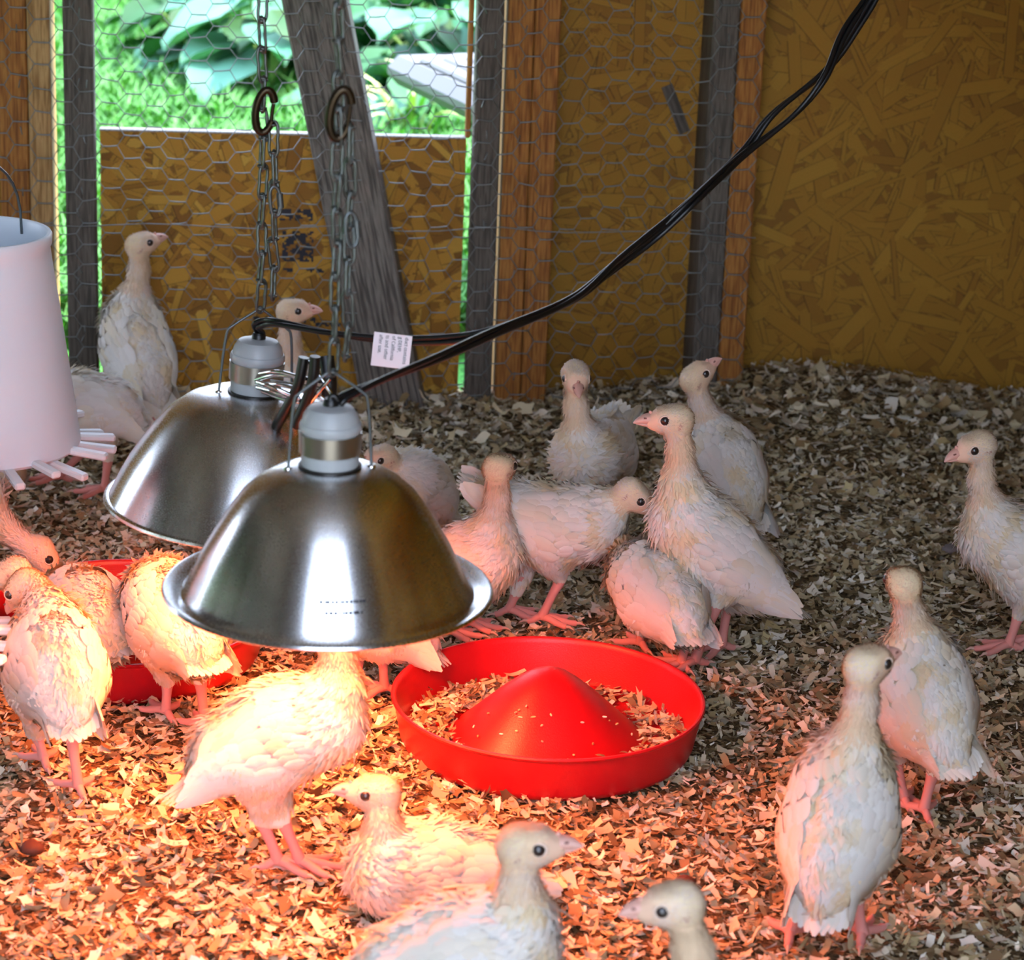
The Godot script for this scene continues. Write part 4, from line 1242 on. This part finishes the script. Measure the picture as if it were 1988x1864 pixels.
func spline(pts: PackedVector3Array, steps: int) -> PackedVector3Array:
	var out := PackedVector3Array()
	var m := pts.size()
	for k in m - 1:
		for s in steps:
			out.append(pts[k].cubic_interpolate(pts[k + 1], pts[maxi(k - 1, 0)], pts[mini(k + 2, m - 1)], float(s) / steps))
	out.append(pts[m - 1])
	return out


# ---------- a young white turkey ----------
# j: joints in metres (tail, rump, mid, chest, nb = foot of the neck, nm = mid neck, hd = head, bk = tip of the beak, f0 f1 = feet, h0 h1 = hocks)
func poult(j: Dictionary, label: String) -> Node3D:
	var rng := RandomNumberGenerator.new()
	rng.seed = 11 + names.get("turkey_poult", -1) * 7
	var root := base("turkey_poult", Vector3((j.f0.x + j.f1.x) / 2, 0, (j.f0.z + j.f1.z) / 2))
	tag(root, label, "turkey", "white turkey poults")
	var o := root.position
	var s: float = j.get("s", 1.0)
	var w0: float = s * j.get("w", 0.9)
	var tail: Vector3 = j.tail - o
	var rump: Vector3 = j.rump - o
	var mid: Vector3 = j.mid - o
	var chest: Vector3 = j.chest - o
	var nb: Vector3 = j.nb - o
	var nm: Vector3 = j.nm - o
	var hd: Vector3 = j.hd - o
	var bk: Vector3 = j.bk - o
	var axis := (chest - rump).normalized()
	var dorsal := (Vector3.UP - axis * axis.y).normalized()
	if j.has("back"):
		dorsal = (j.back - axis * axis.dot(j.back)).normalized()
	var side := axis.cross(dorsal).normalized()
	var fw := (bk - hd).normalized()
	var hu := (Vector3.UP - fw * fw.y).normalized()
	if absf(fw.y) > 0.8:
		hu = (hd - nm - fw * fw.dot(hd - nm)).normalized()
	var hs := fw.cross(hu).normalized()
	var fl := Flesh.new()
	fl.bone(mid, rump, 0.0425 * w0, 0.0355 * w0, 0.02, -axis, 0)
	fl.bone(chest, mid, 0.0355 * w0, 0.0425 * w0, 0.025, -axis, 0)
	fl.bone(rump, tail, 0.033 * w0, 0.012 * w0, 0.03, tail - rump, 0)
	fl.bone(mid - dorsal * 0.013 * w0, chest - dorsal * 0.010 * w0, 0.035 * w0, 0.030 * w0, 0.025, -axis - dorsal * 0.3, 0)
	fl.bone(nb, chest, 0.0180 * s, 0.0335 * w0, 0.024, chest - nb - axis * 0.02, 0)
	fl.bone(nm, nb, 0.0114 * s, 0.0165 * s, 0.012, nb - nm, 1)
	fl.bone(hd - fw * 0.006 * s - hu * 0.004 * s, nm, 0.0128 * s, 0.0114 * s, 0.010, nm - hd, 1)
	fl.bone(hd - fw * 0.007 * s + hu * 0.001 * s, hd + fw * 0.009 * s, 0.0162 * s, 0.0130 * s, 0.008, -fw, 2)
	fl.bone(hd + fw * 0.006 * s - hu * 0.002 * s, hd + fw * 0.021 * s - hu * 0.0035 * s, 0.0126 * s, 0.0076 * s, 0.008, -fw, 2)
	for q in [-1.0, 1.0]:
		fl.bone(hd + fw * 0.010 * s + hs * q * 0.007 * s + hu * 0.007 * s, hd - fw * 0.002 * s + hs * q * 0.009 * s + hu * 0.007 * s, 0.0055 * s, 0.006 * s, 0.006, -fw, 2)
	var feet := [j.f0 - o, j.f1 - o]
	var hocks := [j.h0 - o, j.h1 - o] if j.has("h0") else []
	if (feet[0] - feet[1]).dot(side) > 0.0:      # the first foot is the one on the left side
		feet.reverse()
		hocks.reverse()
	var heading := Vector3(axis.x, 0, axis.z).normalized()
	if j.has("toe"):
		heading = Vector3(cos(j.toe), 0, -sin(j.toe))
	for q in 2:
		var sg := -1.0 if q == 0 else 1.0
		var hip := mid.lerp(rump, 0.45) + side * sg * 0.024 * w0 - dorsal * 0.012 * w0
		if hocks.size() < q + 1:
			var ft: Vector3 = feet[q]
			hocks.append(Vector3(ft.x, ft.y, ft.z).lerp(hip, 0.5) - heading * 0.012 * s)
		fl.bone(hip, hocks[q], 0.026 * w0, 0.0085 * s, 0.018, hocks[q] - hip, 3)
	fl.mesh_it(mid, j.get("cell", 0.0042) * s)
	# --- the body: one continuous mesh with the shanks and toes
	var white := lin("e9e4dc")
	var cream := lin("e6d3ae")
	var skin := lin("e9c3a8")
	var leg := lin("d98f86")
	var b := Mb.new()
	for k in fl.verts.size():
		var p := fl.verts[k]
		var w := fl.kind[fl.near[k]]
		var c := white.lerp(cream, 0.35 + 0.3 * noise.get_noise_3dv((p + o) * 40.0))
		if w == 1:
			c = cream.lerp(skin, 0.45 + 0.6 * noise.get_noise_3dv((p + o) * 160.0))
		elif w == 2:
			var f := (p - hd).dot(fw) / s
			var h := (p - hd).dot(hu) / s
			var l := absf((p - hd).dot(hs)) / s
			c = cream.lerp(skin, clampf(0.55 + f * 40.0 - maxf(h, 0.0) * 30.0 + 0.4 * noise.get_noise_3dv((p + o) * 220.0), 0.0, 1.0))
			if Vector2(f + 0.0085, h + 0.004).length() < 0.0030 and l > 0.005:
				c = lin("b98a7c")
		b.col = c
		b.vert(p, fl.norms[k])
	b.i.append_array(fl.tris)
	for q in 2:
		var hk: Vector3 = hocks[q]
		var ft: Vector3 = feet[q]
		var ank := ft + Vector3.UP * 0.010 * s
		b.col = leg
		var hip := mid.lerp(rump, 0.45)
		b.tube(spline(PackedVector3Array([hk.lerp(hip, 0.25), hk, hk.lerp(ank, 0.5), ank]), 4), legs_r(s), 10)
		for t in 4:
			var yaw: float = [0.62, 0.0, -0.62, PI + 0.15][t] + rng.randf_range(-0.12, 0.12)
			var d := heading.rotated(Vector3.UP, yaw)
			var ln: float = [0.038, 0.047, 0.038, 0.020][t] * s
			var y0 := Vector3(0, -0.006 * s, 0)
			var pts := PackedVector3Array([ank, ank + d * ln * 0.25 + y0 * 0.2, ank + d * ln * 0.6 + y0 * 0.85, ank + d * ln * 0.85 + y0])
			b.col = leg
			b.tube(spline(pts, 3), PackedFloat32Array([0.0054 * s, 0.005 * s, 0.0044 * s, 0.0042 * s, 0.0040 * s, 0.0043 * s, 0.0036 * s, 0.0035 * s, 0.0037 * s, 0.0028 * s]), 8)
			b.col = lin("c9a596")
			b.tube(PackedVector3Array([pts[3] - d * 0.002 * s, pts[3] + d * 0.004 * s + Vector3.UP * 0.0008, pts[3] + d * 0.010 * s - Vector3.UP * 0.002]), PackedFloat32Array([0.0022 * s, 0.0017 * s, 0.0005 * s]), 6)
	obj("body", b.mesh(M.skin), root)
	# --- beak
	var bb := Mb.new()
	var b0 := hd + fw * 0.0225 * s - hu * 0.0022 * s
	var bl := maxf((bk - hd).length() - 0.0225 * s, 0.0165 * s)
	bb.col = lin("dba898")
	var up_pts := PackedVector3Array()
	var lo_pts := PackedVector3Array()
	for k in 6:
		var t := k / 5.0
		up_pts.append(b0 + fw * bl * t + hu * (0.0022 - 0.0052 * t * t) * s)
		lo_pts.append(b0 + fw * bl * 0.86 * t - hu * (0.0032 + 0.0004 * t) * s)
	bb.tube(up_pts, PackedFloat32Array([0.0078 * s, 0.0072 * s, 0.0062 * s, 0.0049 * s, 0.0032 * s, 0.0009 * s]), 10, true, Vector2(0.95, 0.85))
	bb.tube(lo_pts, PackedFloat32Array([0.0062 * s, 0.0055 * s, 0.0045 * s, 0.0034 * s, 0.0022 * s, 0.0007 * s]), 10, true, Vector2(1.0, 0.6))
	bb.col = lin("8a5a50")
	for q in [-1.0, 1.0]:
		var np: Vector3 = b0 + fw * bl * 0.22 + hu * 0.0042 * s + hs * q * 0.0056 * s
		bb.tube(PackedVector3Array([np, np + fw * 0.0032 * s]), 0.0010 * s, 6)
	bb.col = lin("e0a99a")
	bb.tube(PackedVector3Array([b0 + hu * 0.006 * s - fw * 0.002 * s, b0 + hu * 0.0095 * s, b0 + hu * 0.011 * s + fw * 0.001 * s]), PackedFloat32Array([0.0026 * s, 0.0022 * s, 0.0009 * s]), 7)
	obj("beak", bb.mesh(M.beak), root)
	# --- eyes
	for q in [-1.0, 1.0]:
		var p := fl.onto(hd + fw * 0.0075 * s + hu * 0.0025 * s + hs * q * 0.024 * s, hs * q, 0.0)
		var e := Mb.new()
		var x := Transform3D(Basis(fw, hs * q, fw.cross(hs * q)), p - hs * q * 0.0026 * s)
		var pr := PackedVector2Array()
		for k in 9:
			var a := -PI / 2 + PI * k / 8.0
			pr.append(Vector2(cos(a), sin(a)) * 0.0056 * s)
		e.lathe(pr, 16, x)
		obj("eye", e.mesh(M.eye), root)
		var rim := Mb.new()
		rim.col = lin("ecd0bd")
		var ring := PackedVector3Array()
		for k in 17:
			var a := TAU * k / 16.0
			ring.append(x * Vector3(cos(a) * 0.0058 * s, 0.0018 * s, sin(a) * 0.0051 * s))
		rim.tube(ring, 0.0011 * s, 6, false)
		obj("eyelid", rim.mesh(M.skin), root)
	# --- down: short feathers all over
	var d := Mb.new()
	var acc := 0.0
	var dens: float = j.get("dens", 1.0)
	for k in range(0, fl.tris.size(), 3):
		var ia := fl.tris[k]
		var ib2 := fl.tris[k + 1]
		var ic := fl.tris[k + 2]
		var near := fl.near[ia]
		var w := fl.kind[near]
		var area := (fl.verts[ib2] - fl.verts[ia]).cross(fl.verts[ic] - fl.verts[ia]).length() / 2.0
		acc += area * 1e4 * dens * [11.0, 34.0, 42.0, 20.0][w] / (s * s)
		while acc >= 1.0:
			acc -= 1.0
			var r1 := rng.randf()
			var r2 := rng.randf() * (1.0 - r1)
			var p := fl.verts[ia] * (1.0 - r1 - r2) + fl.verts[ib2] * r1 + fl.verts[ic] * r2
			var n := (fl.norms[ia] + fl.norms[ib2] + fl.norms[ic]).normalized()
			var ln := 0.0
			var wd := 0.0
			var lift := 0.25
			if w == 0:
				ln = rng.randf_range(0.010, 0.019); wd = rng.randf_range(0.0022, 0.0042); lift = rng.randf_range(0.08, 0.38)
				if absf(n.dot(side)) > 0.25 and n.dot(dorsal) > -0.55 and (p - chest).dot(axis) < 0.0:
					lift *= 0.3; ln *= 0.75
				elif rng.randf() < 0.16:
					lift += 0.5; wd *= 0.45; ln *= 1.15
			elif w == 1:
				ln = rng.randf_range(0.005, 0.011); wd = rng.randf_range(0.0006, 0.0012); lift = rng.randf_range(0.15, 0.75)
			elif w == 2:
				if (p - hd).dot(fw) > 0.017 * s:
					continue
				ln = rng.randf_range(0.0022, 0.0045); wd = rng.randf_range(0.0005, 0.0008); lift = rng.randf_range(0.15, 0.6)
			else:
				if p.distance_to(hocks[0]) < 0.016 * s or p.distance_to(hocks[1]) < 0.016 * s:
					continue
				ln = rng.randf_range(0.008, 0.014); wd = rng.randf_range(0.0012, 0.0024); lift = rng.randf_range(0.1, 0.4)
			ln *= s; wd *= s
			var f := fl.flow[near] + Vector3(rng.randfn(0, 0.22), rng.randfn(0, 0.22) - 0.12, rng.randfn(0, 0.22))
			f = (f - n * f.dot(n)).normalized()
			var sd := n.cross(f)
			var dir := f * cos(lift) + n * sin(lift)
			var c := white.lerp(cream, clampf(0.3 + 1.3 * noise.get_noise_3dv((p + o) * 26.0) + rng.randf_range(-0.2, 0.2) + (0.35 if w == 1 or w == 2 else 0.0), 0.0, 1.0))
			if w == 1 or w == 2:
				c = c.lerp(skin, 0.38)
			d.col = c * rng.randf_range(0.93, 1.0)
			var nn := (n + sd * rng.randf_range(-0.25, 0.25) + f * 0.1).normalized()
			var a0 := d.vert(p - n * 0.0012 * s, nn)
			var a1 := d.vert(p + dir * ln * 0.5 + sd * wd + n * wd * 0.15, (nn + sd * 0.25).normalized())
			var a2 := d.vert(p + dir * ln * 0.5 - sd * wd + n * wd * 0.15, (nn - sd * 0.25).normalized())
			var a3 := d.vert(p + dir * ln * 0.8 + f * ln * 0.2, nn)
			d.tri(a0, a1, a2); d.tri(a1, a3, a2)
	tag(obj("down_feathers", d.mesh(M.feather), root), "", "", "", "stuff")
	# --- wings: rows of overlapping feathers over the flank
	var cl := PackedVector3Array([chest, chest.lerp(mid, 0.5), mid, mid.lerp(rump, 0.5), rump, rump.lerp(tail, 0.5), tail, tail + (tail - rump).normalized() * 0.03])
	var rows := [[0.70, 0.92, 0.058, 0.0080, 7, -0.62, 0.35, 0.0040], [0.58, 0.76, 0.060, 0.0085, 8, -0.5, 0.70, 0.0050], [0.42, 0.56, 0.044, 0.0075, 10, -0.5, 0.85, 0.0060], [0.28, 0.40, 0.034, 0.0065, 11, -0.5, 0.95, 0.0068], [0.14, 0.26, 0.028, 0.0056, 13, -0.5, 1.1, 0.0068], [0.03, 0.14, 0.026, 0.0046, 15, -0.4, 1.3, 0.0066], [-0.04, 0.08, 0.026, 0.0036, 16, -0.2, 1.5, 0.0062]]
	for q in [-1.0, 1.0]:
		var wg := Mb.new()
		for row in rows:
			for k in row[4]:
				var t: float = float(k) / (row[4] - 1)
				var phi: float = lerpf(row[5], row[6], t) + rng.randf_range(-0.05, 0.05) - j.get("droop", 0.0)
				var s0: float = maxf(lerpf(row[0], row[1], 1.0 - absf(t * 2.0 - 1.0) * 0.6) + rng.randf_range(-0.04, 0.04), 0.0)
				var puff: float = rng.randf_range(0.0, 0.003) if row[0] < 0.2 else rng.randf_range(0.0, 0.0012)
				var ln: float = row[2] * s * rng.randf_range(0.9, 1.1)
				var sp := PackedVector3Array()
				var nr := PackedVector3Array()
				for m in 6:
					var sx := clampf((s0 + ln / (0.17 * s) * m / 5.0), 0.0, 1.25) * 5.6
					var i0 := mini(int(sx), 6)
					var c0 := cl[i0].lerp(cl[i0 + 1], sx - i0)
					var ph: float = phi + 0.18 * m / 5.0 * (1.0 - t)
					var dv: Vector3 = (side * q * cos(ph) + dorsal * sin(ph)).normalized()
					var pt := fl.onto(c0 + dv * 0.045 * w0, dv, 0.0)
					var lim := c0 + dv * 0.030 * w0
					if (pt - c0).dot(dv) < (lim - c0).dot(dv):
						pt = lim
					sp.append(pt + dv * (row[7] * (0.45 if m == 0 else 0.85) - 0.0022 * m / 5.0 + puff * m / 5.0) * s)
					nr.append((dv + Vector3(rng.randfn(0, 0.03), rng.randfn(0, 0.03), rng.randfn(0, 0.03))).normalized())
				wg.col = white.lerp(cream, clampf(0.12 + 0.8 * noise.get_noise_3dv((sp[0] + o) * 22.0) + rng.randf_range(-0.1, 0.2), 0.0, 1.0)) * rng.randf_range(0.92, 1.0)
				wg.feather(sp, nr, row[3] * s)
		obj("wing", wg.mesh(M.feather), root)
	# --- tail: a short fan
	var tf := Mb.new()
	var td := (tail - rump).normalized()
	var tn := (dorsal - td * td.dot(dorsal)).normalized()
	var ts := td.cross(tn)
	for k in 9:
		var a := (k - 4) * 0.12
		var dr := (td * cos(a) + ts * sin(a)).normalized()
		var ln: float = j.get("tl", 0.046) * s * (1.0 - absf(k - 4) * 0.05)
		var sp := PackedVector3Array()
		var nr := PackedVector3Array()
		for m in 5:
			sp.append(tail - td * 0.012 * s + dr * ln * m / 4.0 + tn * (0.006 - absf(k - 4) * 0.0012 - 0.003 * m * m / 16.0) * s + ts * (k - 4) * 0.0018 * s)
			nr.append(tn)
		tf.col = white.lerp(cream, rng.randf_range(0.0, 0.4))
		tf.feather(sp, nr, 0.0075 * s, 0.15)
	obj("tail", tf.mesh(M.feather), root)
	return root

func legs_r(s: float) -> PackedFloat32Array:
	var out := PackedFloat32Array()
	for r in [0.0090, 0.0088, 0.0084, 0.0078, 0.0076, 0.0068, 0.0058, 0.0053, 0.0050, 0.0049, 0.0051, 0.0057, 0.0063]:
		out.append(r * s)
	return out
